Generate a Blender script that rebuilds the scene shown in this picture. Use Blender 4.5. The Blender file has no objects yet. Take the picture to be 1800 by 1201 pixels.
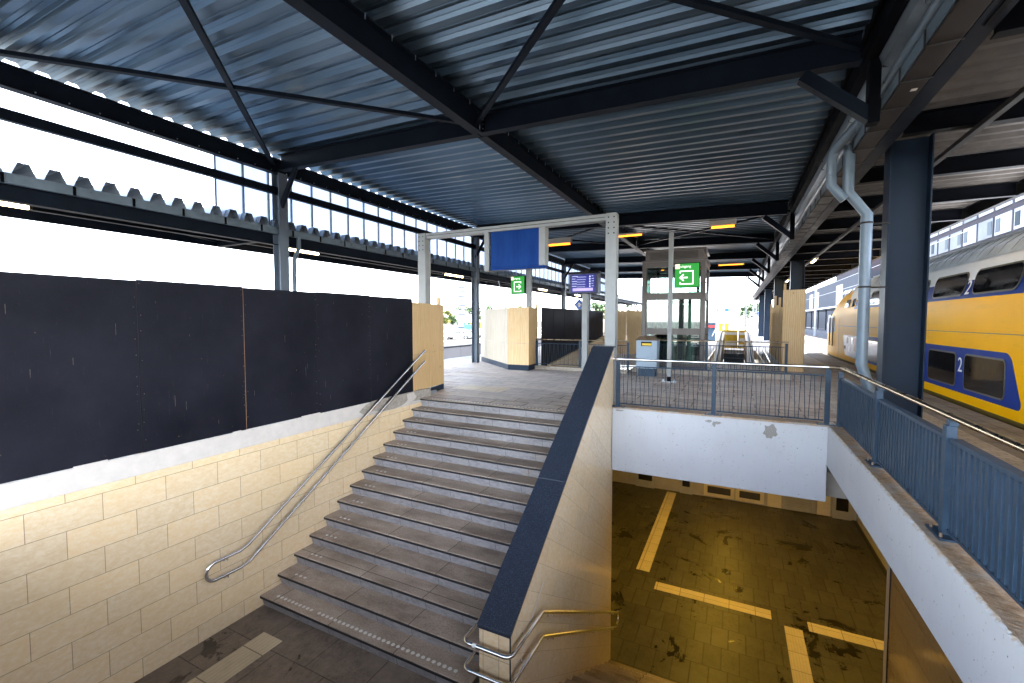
import bpy, math, random
from mathutils import Vector, Matrix
random.seed(7)
S = bpy.context.scene
COL = S.collection
R = math.radians

# ------------------------------------------------------------------ camera
cd = bpy.data.cameras.new('camera'); cam = bpy.data.objects.new('camera', cd); COL.objects.link(cam)
cd.sensor_width = 36.0; cd.lens = 781.2 / 1800 * 36; cd.clip_start = 0.05; cd.clip_end = 2000
cam.location = (0, 0, 1.8); cam.rotation_euler = (R(90 - 2.7), 0, R(26.7))
S.camera = cam
# ------------------------------------------------------------------ sky, sun, exposure
W = bpy.data.worlds.new('World'); S.world = W; W.use_nodes = True
wn = W.node_tree.nodes; wl = W.node_tree.links
bg = wn['Background']; sky = wn.new('ShaderNodeTexSky'); sky.sky_type = 'NISHITA'; sky.sun_disc = False
SUN_EL, SUN_AZ = R(62), R(112)      # azimuth clockwise from +Y : the sun stands high to the right
sky.sun_elevation = SUN_EL; sky.sun_rotation = SUN_AZ; sky.air_density = .75; sky.dust_density = 1.2; sky.ozone_density = .6
hs = wn.new('ShaderNodeHueSaturation'); hs.inputs['Saturation'].default_value = .52
wl.new(sky.outputs[0], hs.inputs['Color']); wl.new(hs.outputs[0], bg.inputs[0]); bg.inputs[1].default_value = 0.15
sd = bpy.data.lights.new('sun', 'SUN'); sd.energy = 2.0; sd.angle = R(0.6); sd.color = (1, .95, .88)
sun = bpy.data.objects.new('sun', sd); COL.objects.link(sun)
sv = Vector((math.sin(SUN_AZ) * math.cos(SUN_EL), math.cos(SUN_AZ) * math.cos(SUN_EL), math.sin(SUN_EL)))
sun.rotation_euler = sv.to_track_quat('Z', 'Y').to_euler(); sun.location = sv * 60
S.view_settings.view_transform = 'Standard'; S.view_settings.look = 'None'; S.view_settings.exposure = 4.3
S.view_settings.gamma = 1.0
S.render.engine = 'CYCLES'
cy = S.cycles; cy.use_denoising = True; cy.max_bounces = 8; cy.diffuse_bounces = 5; cy.glossy_bounces = 4
cy.transmission_bounces = 6; cy.transparent_max_bounces = 8; cy.caustics_reflective = False; cy.caustics_refractive = False
cy.sample_clamp_indirect = 6

# ------------------------------------------------------------------ node helpers
class NT:
    def __init__(s, name):
        s.m = bpy.data.materials.new(name); s.m.use_nodes = True
        s.t = s.m.node_tree; s.n = s.t.nodes; s.b = s.n['Principled BSDF']; s.out = s.n['Material Output']
        s.tc = s.n.new('ShaderNodeNewGeometry'); s.obj = s.tc.outputs['Position']
    def L(s, a, b): s.t.links.new(a, b)
    def val(s, inp, v):
        if hasattr(v, 'is_linked'): s.L(v, inp)
        else: inp.default_value = v
    def swz(s, axes, src=None):
        a = s.n.new('ShaderNodeSeparateXYZ'); c = s.n.new('ShaderNodeCombineXYZ'); s.L(src or s.obj, a.inputs[0])
        for i, x in enumerate(axes): s.L(a.outputs['xyz'.index(x)], c.inputs[i])
        return c.outputs[0]
    def map(s, src=None, loc=(0, 0, 0), rot=(0, 0, 0), sc=(1, 1, 1)):
        m = s.n.new('ShaderNodeMapping'); s.L(src or s.obj, m.inputs[0])
        m.inputs[1].default_value = loc; m.inputs[2].default_value = rot; m.inputs[3].default_value = sc
        return m.outputs[0]
    def noise(s, scale, detail=4, rough=.55, src=None, dist=0):
        x = s.n.new('ShaderNodeTexNoise'); x.inputs['Scale'].default_value = scale; x.inputs['Detail'].default_value = detail
        x.inputs['Roughness'].default_value = rough; x.inputs['Distortion'].default_value = dist
        s.L(src or s.obj, x.inputs['Vector']); return x.outputs['Fac']
    def vor(s, scale, src=None, feat='F1', out='Distance'):
        x = s.n.new('ShaderNodeTexVoronoi'); x.feature = feat; x.inputs['Scale'].default_value = scale
        s.L(src or s.obj, x.inputs['Vector']); return x.outputs[out]
    def ramp(s, f, stops):
        r = s.n.new('ShaderNodeValToRGB'); s.L(f, r.inputs[0]); e = r.color_ramp.elements
        while len(e) < len(stops): e.new(.5)
        for k, (p, c) in zip(e, stops):
            k.position = p; k.color = (c, c, c, 1) if isinstance(c, (int, float)) else (*c, 1)
        return r.outputs[0]
    def mix(s, f, a, b, mode='MIX'):
        x = s.n.new('ShaderNodeMix'); x.data_type = 'RGBA'; x.blend_type = mode
        s.val(x.inputs[0], f)
        for i, v in ((6, a), (7, b)):
            if hasattr(v, 'is_linked'): s.L(v, x.inputs[i])
            else: x.inputs[i].default_value = (*v, 1)
        return x.outputs[2]
    def math(s, op, a, b=0.0):
        x = s.n.new('ShaderNodeMath'); x.operation = op; s.val(x.inputs[0], a); s.val(x.inputs[1], b); return x.outputs[0]
    def brick(s, src, w, h, mortar=.006, off=.5, c1=(1, 1, 1), c2=(.8, .8, .8), mc=(0, 0, 0), smooth=.1, freq=2):
        x = s.n.new('ShaderNodeTexBrick'); s.L(src, x.inputs['Vector']); x.offset = off; x.offset_frequency = freq; x.squash = 1
        x.inputs['Color1'].default_value = (*c1, 1); x.inputs['Color2'].default_value = (*c2, 1); x.inputs['Mortar'].default_value = (*mc, 1)
        x.inputs['Scale'].default_value = 1; x.inputs['Mortar Size'].default_value = mortar; x.inputs['Mortar Smooth'].default_value = smooth
        x.inputs['Bias'].default_value = 0; x.inputs['Brick Width'].default_value = w; x.inputs['Row Height'].default_value = h
        return x.outputs['Color'], x.outputs['Fac']
    def bump(s, h, strength=.3, dist=.02):
        x = s.n.new('ShaderNodeBump'); x.inputs['Strength'].default_value = strength; x.inputs['Distance'].default_value = dist
        s.L(h, x.inputs['Height']); s.L(x.outputs[0], s.b.inputs['Normal'])
    def set(s, color=None, rough=None, metal=None, spec=None):
        if color is not None:
            if hasattr(color, 'is_linked'): s.L(color, s.b.inputs['Base Color'])
            else: s.b.inputs['Base Color'].default_value = (*color, 1)
        if rough is not None: s.val(s.b.inputs['Roughness'], rough)
        if metal is not None: s.val(s.b.inputs['Metallic'], metal)
        if spec is not None: s.b.inputs['Specular IOR Level'].default_value = spec
        return s.m

def simple(name, c, rough=.5, metal=0, var=.18, scale=3, bump=0, bscale=60, spec=.5, dirt=None, ior=None):
    k = NT(name)
    f = k.noise(scale, 5, .6)
    lo = tuple(x * (1 - var) for x in c); hi = tuple(min(1, x * (1 + var)) for x in c)
    col = k.ramp(f, [(.3, lo), (.7, hi)])
    if dirt:
        f2 = k.noise(scale * 3.3, 6, .7)
        col = k.mix(k.ramp(f2, [(.56, 0), (.72, .8)]), col, dirt)
    rr = k.ramp(f, [(.3, max(0, rough - .07)), (.7, min(1, rough + .07))])
    if bump: k.bump(k.noise(bscale, 4, .6), bump, .01)
    if ior: k.b.inputs['IOR'].default_value = ior
    return k.set(col, rr, metal, spec)

def emit(name, c, st):
    k = NT(name); k.b.inputs['Emission Color'].default_value = (*c, 1); k.b.inputs['Emission Strength'].default_value = st
    return k.set(tuple(x * .25 for x in c), .5)

M = {}
# steelwork, dark blue grey paint
M['steel'] = simple('dark steel paint', (.0065, .0105, .018), .5, 0, .2, 2.5, .05, 120, .5, ior=1.14)
M['steel_blue'] = simple('blue grey rail paint', (.017, .039, .070), .45, 0, .2, 5, .08, 90, .3, (.05, .065, .075))
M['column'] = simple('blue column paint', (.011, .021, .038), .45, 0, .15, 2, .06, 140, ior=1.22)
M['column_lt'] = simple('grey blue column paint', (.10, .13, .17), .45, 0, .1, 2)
M['steel_dark'] = simple('near black steel', (.002, .0025, .004), .5, 0, .2, 3, ior=1.12)
M['galv'] = simple('galvanised steel', (.55, .60, .65), .35, .85, .18, 9)
M['zinc'] = simple('zinc gutter sheet', (.26, .32, .37), .32, .7, .2, 3)
M['pipe'] = simple('grey pipe paint', (.115, .16, .205), .34, .1, .15, 4)
M['stainless'] = simple('brushed stainless tube', (.86, .86, .86), .17, 1, .06, 14)
M['brass_rail'] = simple('worn stainless rail', (.34, .27, .19), .3, 1, .2, 8)
M['gantry'] = simple('pale grey gantry paint', (.27, .285, .285), .45, 0, .08, 3, .04, 90)
M['tray'] = simple('grey tray plastic', (.026, .023, .022), .5, 0, .15, 3, ior=1.2)
M['rubber'] = simple('black rubber', (.012, .012, .013), .5, 0, .3, 5)
M['plaster_edge'] = simple('rough aggregate', (.30, .22, .15), .9, 0, .45, 30, .8, 80)

def deck_mat():
    k = NT('galvanised roof deck')
    f = k.noise(2.2, 3, .5, k.map(sc=(.06, 1, 1)))
    g = k.noise(9, 4, .6, k.map(sc=(.12, 1, 1)))
    col = k.mix(k.ramp(f, [(.35, 0), (.65, 1)]), (.068, .115, .162), (.105, .155, .205))
    col = k.mix(k.ramp(g, [(.62, 0), (.85, .25)]), col, (.06, .085, .11))
    # sheet laps every few metres
    sx = k.n.new('ShaderNodeSeparateXYZ'); k.L(k.obj, sx.inputs[0])
    return k.set(col, k.ramp(g, [(.3, .31), (.7, .36)]), .88)
M['deck'] = deck_mat()
M['deck_low'] = simple('weathered deck sheet', (.20, .25, .30), .5, .5, .15, 3)
M['deck_grey'] = simple('canopy deck grey', (.085, .075, .066), .5, 0, .2, 4, ior=1.15)

def cladding(name, axes, w=.64, h=.315, loc=(0, 0, 0), rot=0, rough=.35, off=.5, tint=(1, 1, 1), mort=.0035):
    k = NT(name)
    v = k.map(k.swz(axes), loc, (0, 0, rot))
    c, f = k.brick(v, w, h, mort, off, (.74, .53, .285), (.62, .46, .27), (.34, .22, .11), .05)
    n1 = k.noise(16, 8, .78, k.map(v, sc=(.8, 1.3, 1)), .25); n2 = k.noise(1.1, 3, .5, v)
    c = k.mix(k.ramp(n1, [(.40, 0), (.62, .55)]), c, (.80, .70, .52))
    c = k.mix(k.ramp(k.noise(38, 6, .8, v), [(.50, 0), (.70, .30)]), c, (.60, .42, .22))
    c = k.mix(k.ramp(n2, [(.3, .0), (.75, .35)]), c, (.66, .47, .24))
    c = k.mix(k.math('MULTIPLY', f, .75), c, (.26, .17, .09))
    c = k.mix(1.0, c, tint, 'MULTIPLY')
    k.bump(k.math('ADD', k.math('MULTIPLY', f, -1.0), k.math('MULTIPLY', n1, .03)), .2, .003)
    return k.set(c, rough)
M['clad_left'] = cladding('tan stone blocks', 'yzx', loc=(-.47, .2, 0), rough=.55)
M['clad_right'] = cladding('polished stone blocks', 'yzx', 1.1, .34, (0, 0, 0), R(33), rough=.14, tint=(1.12, 1.2, 1.35), mort=.0014)
M['clad_front'] = cladding('stone end blocks', 'xzy', .215, .6, (.05, .41, 0), 0, .3, 0.0)
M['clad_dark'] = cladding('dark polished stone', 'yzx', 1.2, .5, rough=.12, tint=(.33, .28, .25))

def granite():
    k = NT('dark speckled granite')
    n = k.noise(110, 3, .75); n2 = k.noise(3, 4)
    c = k.ramp(n, [(.40, (.006, .009, .016)), (.52, (.018, .026, .042)), (.60, (.035, .045, .065)), (.68, (.16, .18, .22))])
    c = k.mix(k.ramp(k.noise(26, 5, .8), [(.66, 0), (.74, .55)]), c, (.16, .18, .22))
    return k.set(c, k.ramp(n2, [(.3, .3), (.7, .5)]))
M['granite'] = granite()

def tread():
    k = NT('worn dark stair stone')
    a = k.noise(2.2, 6, .65, k.map(sc=(.5, 1, 1))); b = k.noise(45, 4, .7)
    c = k.ramp(a, [(.30, (.17, .125, .092)), (.5, (.40, .315, .245)), (.72, (.58, .48, .39))])
    c = k.mix(k.ramp(b, [(.42, .0), (.7, .6)]), c, (.12, .095, .075))
    v, f = k.brick(k.map(loc=(.3, 0, 0)), 1.18, 5, .006, 0, (1, 1, 1), (.8, .8, .8), (.2, .2, .2))
    c = k.mix(1.0, c, v, 'MULTIPLY')
    k.bump(b, .2, .004)
    return k.set(c, k.ramp(a, [(.3, .45), (.6, .72)]))
M['tread'] = tread()
M['nosing'] = simple('black nosing strip', (.012, .012, .014), .6, 0, .3, 20)
def marble():
    k = NT('grey marble riser')
    a = k.noise(5, 7, .7, k.map(rot=(0, 0, .5), sc=(1, 1, 2)), 1.6)
    c = k.ramp(a, [(.35, (.20, .195, .20)), (.5, (.30, .29, .295)), (.68, (.37, .355, .35))])
    c = k.mix(k.ramp(k.noise(2.3, 5, .7), [(.58, 0), (.7, .6)]), c, (.30, .24, .17))
    v, f = k.brick(k.map(k.swz('xzy'), loc=(.1, 0, 0)), .62, 9, .004, 0, (1, 1, 1), (.92, .92, .92), (.25, .25, .25))
    return k.set(k.mix(1.0, c, v, 'MULTIPLY'), .45)
M['riser'] = marble()
M['stud'] = simple('pale nosing stud', (.62, .60, .56), .5, 0, .1, 40)

def whiteconc():
    k = NT('white painted render')
    a = k.noise(.9, 4, .5); b = k.noise(9, 6, .75)
    c = k.ramp(a, [(.3, (.45, .467, .50)), (.7, (.50, .515, .54))])
    c = k.mix(k.ramp(k.noise(26, 3, .7), [(.67, 0), (.70, 1)]), c, (.16, .125, .10))
    c = k.mix(k.ramp(k.noise(3.0, 6, .7, k.map(sc=(6, 6, .35))), [(.56, 0), (.80, .4)]), c, (.36, .33, .30))
    c = k.mix(k.ramp(k.noise(2.0, 6, .7), [(.5, 0), (.75, .35)]), c, (.40, .40, .42))
    # chipped, brown crumbling strip along the upper edge
    sx = k.n.new('ShaderNodeSeparateXYZ'); k.L(k.obj, sx.inputs[0])
    up = k.math('ADD', sx.outputs[2], k.math('MULTIPLY', b, .16))
    c = k.mix(k.ramp(up, [(.055, 0), (.075, .9)]), c, (.42, .34, .26))
    k.bump(k.noise(60, 4, .6), .15, .006)
    return k.set(c, .75)
M['white'] = whiteconc()
M['chip'] = simple('exposed aggregate patch', (.26, .25, .23), .9, 0, .4, 60, .6, 120)
M['band'] = simple('pale plaster band', (.54, .49, .44), .8, 0, .08, 6, .1, 90, .4, (.56, .50, .43))
M['concrete'] = simple('rough concrete', (.33, .29, .24), .9, 0, .3, 12, .5, 60)

def brown_top():
    k = NT('brown rough concrete top')
    a = k.noise(14, 7, .75); b = k.noise(120, 3, .7); g = k.noise(3, 4, .6)
    c = k.ramp(a, [(.3, (.17, .10, .055)), (.5, (.34, .23, .14)), (.7, (.46, .37, .28))])
    c = k.mix(k.ramp(g, [(.45, 0), (.62, .7)]), c, (.33, .31, .28))
    k.bump(k.math('ADD', a, b), .5, .008)
    return k.set(c, .95)
M['brown'] = brown_top()

def film():
    k = NT('black film faced plywood')
    a = k.noise(1.1, 5, .6); sp = k.noise(48, 3, .8)
    c = k.ramp(a, [(.3, (.0055, .0058, .0095)), (.7, (.015, .0152, .022))])
    c = k.mix(k.ramp(k.noise(17, 2, .5), [(.755, 0), (.775, .6)]), c, (.16, .11, .06))
    c = k.mix(k.ramp(k.noise(6, 5, .8, k.map(sc=(1, 7, .6))), [(.63, 0), (.74, .22)]), c, (.16, .16, .16))
    c = k.mix(k.ramp(sp, [(.55, 0), (.8, .2)]), c, (.035, .035, .042))
    return k.set(c, k.ramp(a, [(.3, .5), (.7, .66)]), 0, .1)
M['film'] = film()
M['screw'] = simple('dull screw heads and scratches', (.10, .085, .065), .6, 0, .5, 30)
M['ply_edge'] = simple('raw plywood edge', (.33, .17, .07), .8, 0, .3, 30)

def ply(name, c1, c2, axes, sc=1.0, seam=None):
    k = NT(name)
    v = k.swz(axes)
    g = k.noise(2.6 * sc, 5, .62, k.map(v, sc=(2.2, .45, 1)), 2.2)
    w = k.n.new('ShaderNodeTexWave'); w.wave_type = 'BANDS'; w.inputs['Scale'].default_value = 3.2 * sc
    w.inputs['Distortion'].default_value = 9; w.inputs['Detail'].default_value = 3; w.inputs['Detail Scale'].default_value = .7
    k.L(k.map(v, sc=(1.6, .28, 1)), w.inputs['Vector'])
    c = k.mix(k.ramp(g, [(.3, 0), (.7, 1)]), c1, c2)
    c = k.mix(k.math('MULTIPLY', k.ramp(w.outputs['Fac'], [(.45, 0), (.9, 1)]), .45), c, tuple(x * .62 for x in c1))
    kn = k.vor(1.7, k.map(v, sc=(1.3, .8, 1)))
    c = k.mix(k.ramp(kn, [(.02, .85), (.06, 0)]), c, (.10, .05, .02))
    fine = k.noise(90, 3, .6, k.map(v, sc=(1, .06, 1)))
    c = k.mix(k.math('MULTIPLY', fine, .25), c, tuple(x * .6 for x in c1))
    return k.set(c, .62)
M['ply'] = ply('plywood sheet', (.70, .44, .18), (.78, .53, .26), 'yzx')
M['ply_x'] = ply('plywood sheet front', (.66, .44, .21), (.74, .54, .30), 'xzy')
M['ply_daylit'] = ply('plywood sheet whitened by daylight', (.34, .285, .20), (.40, .34, .25), 'xzy', .6)  # left enclosure face: whitening by daylight put into the plywood colour
M['timber'] = ply('rough timber batten', (.58, .38, .17), (.70, .49, .25), 'xzy', 2)

def pave(name, w, h, c1, c2, mc, axes='xyz', rot=0, rough=.7, off=.5, mort=.006, wet=False, stain=(.03, .02, .015), patch=None):
    k = NT(name)
    v = k.swz(axes); wob = k.noise(1.3, 2, .5, v)
    vv = k.map(v, rot=(0, 0, rot))
    c, f = k.brick(vv, w, h, mort, off, c1, c2, mc, .2)
    n = k.noise(1.4, 7, .7, v); n2 = k.noise(6, 6, .7, v); n3 = k.noise(70, 3, .6, v)
    c = k.mix(k.ramp(n, [(.38, 0), (.72, .55)]), c, stain)
    c = k.mix(k.ramp(n2, [(.45, 0), (.8, .4)]), c, tuple(min(1, x * 1.5) for x in c1))
    c = k.mix(k.ramp(n3, [(.35, .35), (.6, 0)]), c, tuple(x * .5 for x in c1))
    rr = rough
    if patch:
        big = k.noise(.22, 2, .5, v)
        c = k.mix(k.ramp(big, [(.47, 0), (.53, .45)]), c, patch)
    if wet:
        wmask = k.ramp(k.noise(.75, 6, .68, v, .8), [(.56, 0), (.615, 1)])
        crack = k.ramp(k.noise(1.7, 8, .75, k.map(v, sc=(2.2, .9, 1)), 2.5), [(.475, 0), (.5, 1), (.525, 0)])
        c = k.mix(k.math('MULTIPLY', crack, k.ramp(n, [(.42, 0), (.6, .9)])), c, tuple(x * .12 for x in c1))
        c = k.mix(k.math('MULTIPLY', wmask, .85), c, tuple(x * .16 for x in c1))
        rr = k.math('SUBTRACT', rough, k.math('MULTIPLY', wmask, rough - .12))
    k.bump(k.math('ADD', k.math('MULTIPLY', f, -1), k.math('MULTIPLY', n2, .35)), .35, .008)
    if not wet: k.b.inputs['IOR'].default_value = 1.2
    return k.set(c, rr)
M['paving'] = pave('concrete platform slabs', .80, .40, (.68, .58, .50), (.46, .395, .345), (.10, .08, .065), rot=0, rough=.7, patch=(.52, .51, .50), mort=.017)
M['paving_r'] = pave('small clay pavers', .22, .11, (.72, .69, .65), (.60, .575, .54), (.26, .24, .22), rough=.75)
M['edge_slab'] = pave('platform edge slabs', 1.0, .9, (.42, .41, .40), (.34, .335, .33), (.12, .11, .10), rough=.75, off=0)
M['under'] = pave('underpass stone slabs', .36, .72, (.085, .078, .062), (.05, .046, .038), (.010, .008, .006), axes='xyz', rough=.42, off=.37, mort=.016, wet=True)
M['landing'] = pave('landing stone slabs', .9, .62, (.24, .19, .15), (.19, .155, .125), (.02, .016, .012), rough=.5, off=.4, mort=.008, wet=True)

def tact(name, c, axis):
    k = NT(name)
    w = k.n.new('ShaderNodeTexWave'); w.wave_type = 'BANDS'; w.bands_direction = axis; w.inputs['Scale'].default_value = 5.5
    k.L(k.obj, w.inputs['Vector'])
    v, f = k.brick(k.map(), .6, .6, .008, 0, c, tuple(x * .85 for x in c), tuple(x * .25 for x in c))
    cc = k.mix(k.math('MULTIPLY', w.outputs['Fac'], .3), v, tuple(x * .55 for x in c))
    cc = k.mix(k.ramp(k.noise(5, 6, .7), [(.5, 0), (.75, .5)]), cc, tuple(x * .5 for x in c))
    k.bump(w.outputs['Fac'], .6, .006)
    return k.set(cc, .6)
M['tact_y'] = tact('ribbed tactile paving lengthwise', (.62, .52, .36), 'X')
M['tact_x'] = tact('ribbed tactile paving crosswise', (.62, .52, .36), 'Y')
M['tact_pale'] = simple('pale worn guide slabs', (.50, .44, .38), .7, 0, .2, 6, .2, 60)
M['ballast'] = simple('track ballast', (.04, .038, .038), .95, 0, .5, 18, 1.0, 30)
M['earth'] = simple('trackside ground', (.045, .04, .032), .95, 0, .3, .5, .4, 8)
M['rail'] = simple('rail steel', (.28, .22, .18), .35, .8, .2, 6)
M['asphalt'] = simple('asphalt', (.10, .10, .10), .85, 0, .2, 3)
# blue board, signs
def blueboard():
    k = NT('blistered blue board')
    a = k.noise(34, 3, .6); b = k.noise(2.2, 4, .6, k.map(sc=(3, 1, .4)))
    c = k.ramp(b, [(.3, (.004, .032, .17)), (.7, (.008, .05, .22))])
    c = k.mix(k.ramp(a, [(.66, 0), (.72, .35)]), c, (.04, .11, .32))
    k.bump(a, .3, .006)
    k.b.inputs['IOR'].default_value = 1.15
    return k.set(c, .4, 0, .5)
M['blue_board'] = blueboard()
M['sign_green'] = emit('lit green sign', (.0, .21, .012), .085)
M['sign_white'] = emit('lit white pictogram', (.95, 1, .9), .085)
M['sign_pink'] = emit('lit pale square', (.95, .72, .62), .06)
M['screen'] = emit('lit blue screen', (.012, .016, .22), .06)
M['screen_txt'] = emit('lit screen text', (.75, .8, 1), .07)
M['screen_bar'] = emit('lit lilac bar', (.55, .45, .95), .06)
M['navy'] = simple('navy housing', (.012, .018, .07), .35, 0, .1)
M['lamp_body'] = simple('pale lamp reflector', (.42, .40, .37), .5, 0, .1, 4)
M['lamp_or'] = emit('sodium lamp lens', (1, .23, .012), .32)
M['lamp_w'] = emit('warm fluorescent lens', (1, .66, .30), 3)
M['lamp_under'] = emit('underpass lamp lens', (1, .50, .05), 1.2)
M['sign_blue'] = simple('blue sign enamel', (.03, .10, .42), .35, 0, .1)
M['sign_yel'] = simple('yellow enamel', (.75, .52, .02), .4, 0, .1)
M['white_paint'] = simple('white paint', (.72, .72, .72), .5, 0, .08)
M['barrier'] = simple('yellow barrier paint', (.62, .40, .02), .5, 0, .15, 5)
M['barrier_white'] = simple('white reflective band', (.8, .8, .78), .4, 0, .05)
# bin
M['bin'] = simple('pale blue grey bin paint', (.27, .35, .43), .4, 0, .08, 4)
M['bin_hood'] = simple('brown bin hood', (.16, .115, .075), .45, .3, .2, 6)
M['bin_in'] = simple('dark bin throat', (.02, .02, .02), .8)
# lift
M['taupe'] = simple('taupe lift frame', (.095, .082, .074), .4, .25, .1, 3)
M['lift_dark'] = simple('dark green glass back', (.02, .035, .03), .3, 0, .4, 1.5)
M['lift_pale'] = simple('pale green panel', (.22, .30, .25), .4, 0, .15, 2)
M['louver'] = simple('dark louvre', (.045, .036, .03), .5, .2, .15, 5)
def glass(name, tint, trans=.55, rough=.02):
    k = NT(name); t = k.n.new('ShaderNodeBsdfTransparent'); t.inputs[0].default_value = (*tint, 1)
    g = k.n.new('ShaderNodeBsdfGlossy'); g.inputs['Roughness'].default_value = rough; g.inputs[0].default_value = (.9, .95, .95, 1)
    fr = k.n.new('ShaderNodeFresnel'); fr.inputs[0].default_value = 1.5
    mx = k.n.new('ShaderNodeMixShader')
    k.L(k.math('ADD', fr.outputs[0], 1 - trans - .4 if trans < .6 else .03), mx.inputs[0]); k.L(t.outputs[0], mx.inputs[1]); k.L(g.outputs[0], mx.inputs[2])
    k.L(mx.outputs[0], k.out.inputs[0]); return k.m
M['glass'] = glass('greenish lift glass', (.72, .86, .80), .5)
def poly():
    k = NT('milky polycarbonate'); t = k.n.new('ShaderNodeBsdfTransparent'); t.inputs[0].default_value = (.40, .42, .45, 1)
    d = k.n.new('ShaderNodeBsdfTranslucent'); d.inputs[0].default_value = (.5, .53, .58, 1)
    mx = k.n.new('ShaderNodeMixShader'); mx.inputs[0].default_value = .45
    k.L(t.outputs[0], mx.inputs[1]); k.L(d.outputs[0], mx.inputs[2]); k.L(mx.outputs[0], k.out.inputs[0]); return k.m
M['poly'] = poly()
M['bronze'] = simple('warm brushed panel', (.60, .43, .22), .4, .6, .15, 3)  # warm glow of the escalator lights is put into this bronze colour
M['esc_step'] = simple('dark escalator step', (.03, .03, .03), .5, .4, .3, 20)
# train
def train_body():
    k = NT('train livery with sky reflection')
    s_ = k.n.new('ShaderNodeSeparateXYZ'); k.L(k.obj, s_.inputs[0]); z = s_.outputs[2]; y = s_.outputs[1]
    yel = k.ramp(k.noise(.7, 3), [(.3, (.82, .40, .0003)), (.7, (.88, .44, .0006))])
    front = k.math('GREATER_THAN', y, 24.9)
    up = k.math('MULTIPLY', k.math('GREATER_THAN', z, 2.27), k.math('LESS_THAN', y, 22.9))
    c = k.mix(up, yel, (.004, .028, .20))
    hi = k.math('MULTIPLY', k.math('GREATER_THAN', z, 2.66), k.math('LESS_THAN', y, 24.2))
    c = k.mix(hi, c, (.78, .82, .88))  # pale upper band: reflection of the sky put into the colour
    low = k.math('LESS_THAN', z, .06)
    c = k.mix(low, c, (.10, .07, .02))
    c = k.mix(k.ramp(k.noise(3, 6, .75, k.map(sc=(1, .35, 2))), [(.55, 0), (.8, .25)]), c, (.22, .15, .05))
    k.b.inputs['Coat Weight'].default_value = 0
    k.bump(k.noise(2.2, 2, .5), .05, .02)
    k.b.inputs['IOR'].default_value = 1.10
    return k.set(c, .4, 0, .5)
M['train'] = train_body()
M['train_blue'] = simple('train blue paint', (.004, .028, .21), .45, 0, .05, 2, ior=1.17)
M['train_roof'] = simple('train roof grey', (.58, .68, .80), .5, .2, .2, 2)
M['train_seam'] = simple('dark roof rib grey', (.22, .27, .33), .5, .2, .2, 2)  # darker grey for the roof ribs and the roof edge
M['train_glass'] = simple('dark train glass', (.006, .007, .009), .06, 0, .3, 4, spec=.7)
M['train_frame'] = simple('window rubber frame', (.09, .08, .065), .45, .4, .2, 8)
M['train_grey'] = simple('grey violet door panel', (.22, .22, .31), .4, 0, .2, 4)
M['train_red'] = simple('dull red door panel', (.32, .03, .035), .4)
M['under_black'] = simple('black underframe', (.014, .013, .012), .7)
M['num'] = simple('white numeral', (.75, .76, .78), .5, 0, .08, 30)
# tunnel
M['door_yel'] = simple('cream door panel', (.58, .50, .33), .5, 0, .1, 3)
M['tun_wall'] = simple('tunnel wall plaster', (.36, .33, .28), .7, 0, .15, 2)
M['door_grey'] = simple('grey shutter', (.34, .33, .30), .5, 0, .1, 3)
M['dark_win'] = simple('dark window', (.01, .01, .012), .1)
# background
M['brick_dk'] = pave('purple brick facade', .22, .07, (.042, .038, .050), (.033, .030, .042), (.07, .068, .076), axes='yzx', rough=.85)
M['facade_w'] = simple('white facade panel', (.20, .21, .23), .6, 0, .06, .3)
M['facade_g'] = simple('grey facade panel', (.06, .067, .078), .6, 0, .08, .3)
M['win_bl'] = simple('blue window pane', (.012, .02, .03), .5, 0, .3, .4, ior=1.1)
M['win_pale'] = simple('curtained window pane', (.06, .075, .09), .5, 0, .2, .4, ior=1.1)
M['far_slab'] = simple('opposite platform paving', (.085, .09, .105), .9, 0, .2, 1, ior=1.15)
M['hall'] = simple('hall cladding', (.06, .064, .076), .8, 0, .1, .3, ior=1.1)
M['hazy'] = simple('distant tower concrete', (.72, .72, .74), .8, 0, .05, .1)
M['leaf'] = simple('green foliage', (.034, .066, .018), .6, 0, .5, .8)
M['leaf_y'] = simple('yellow green foliage', (.10, .115, .012), .6, 0, .4, .8)
M['bark'] = simple('bark', (.10, .075, .05), .9, 0, .3, 4)
M['cont_g'] = simple('green container paint', (.004, .05, .026), .5)
M['cont_y'] = simple('yellow container paint', (.13, .105, .006), .5)
M['car_w'] = simple('white car paint', (.16, .165, .17), .3, 0, .04)
M['car_glass'] = simple('car glass', (.03, .045, .06), .08)
M['tyre'] = simple('tyre', (.015, .015, .015), .8)
M['catenary'] = simple('grey mast paint', (.24, .26, .29), .5, .3, .1)
for i, c in enumerate([(0.126, 0.138, 0.168), (0.015, 0.12, 0.06), (0.186, 0.048, 0.066), (0.018, 0.054, 0.165), (0.18, 0.186, 0.198), (0.135, 0.09, 0.156), (0.186, 0.126, 0.048)]):
    M['poster%d' % i] = simple('poster print %d' % i, c, .5, 0, .5, 1.4)

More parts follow.
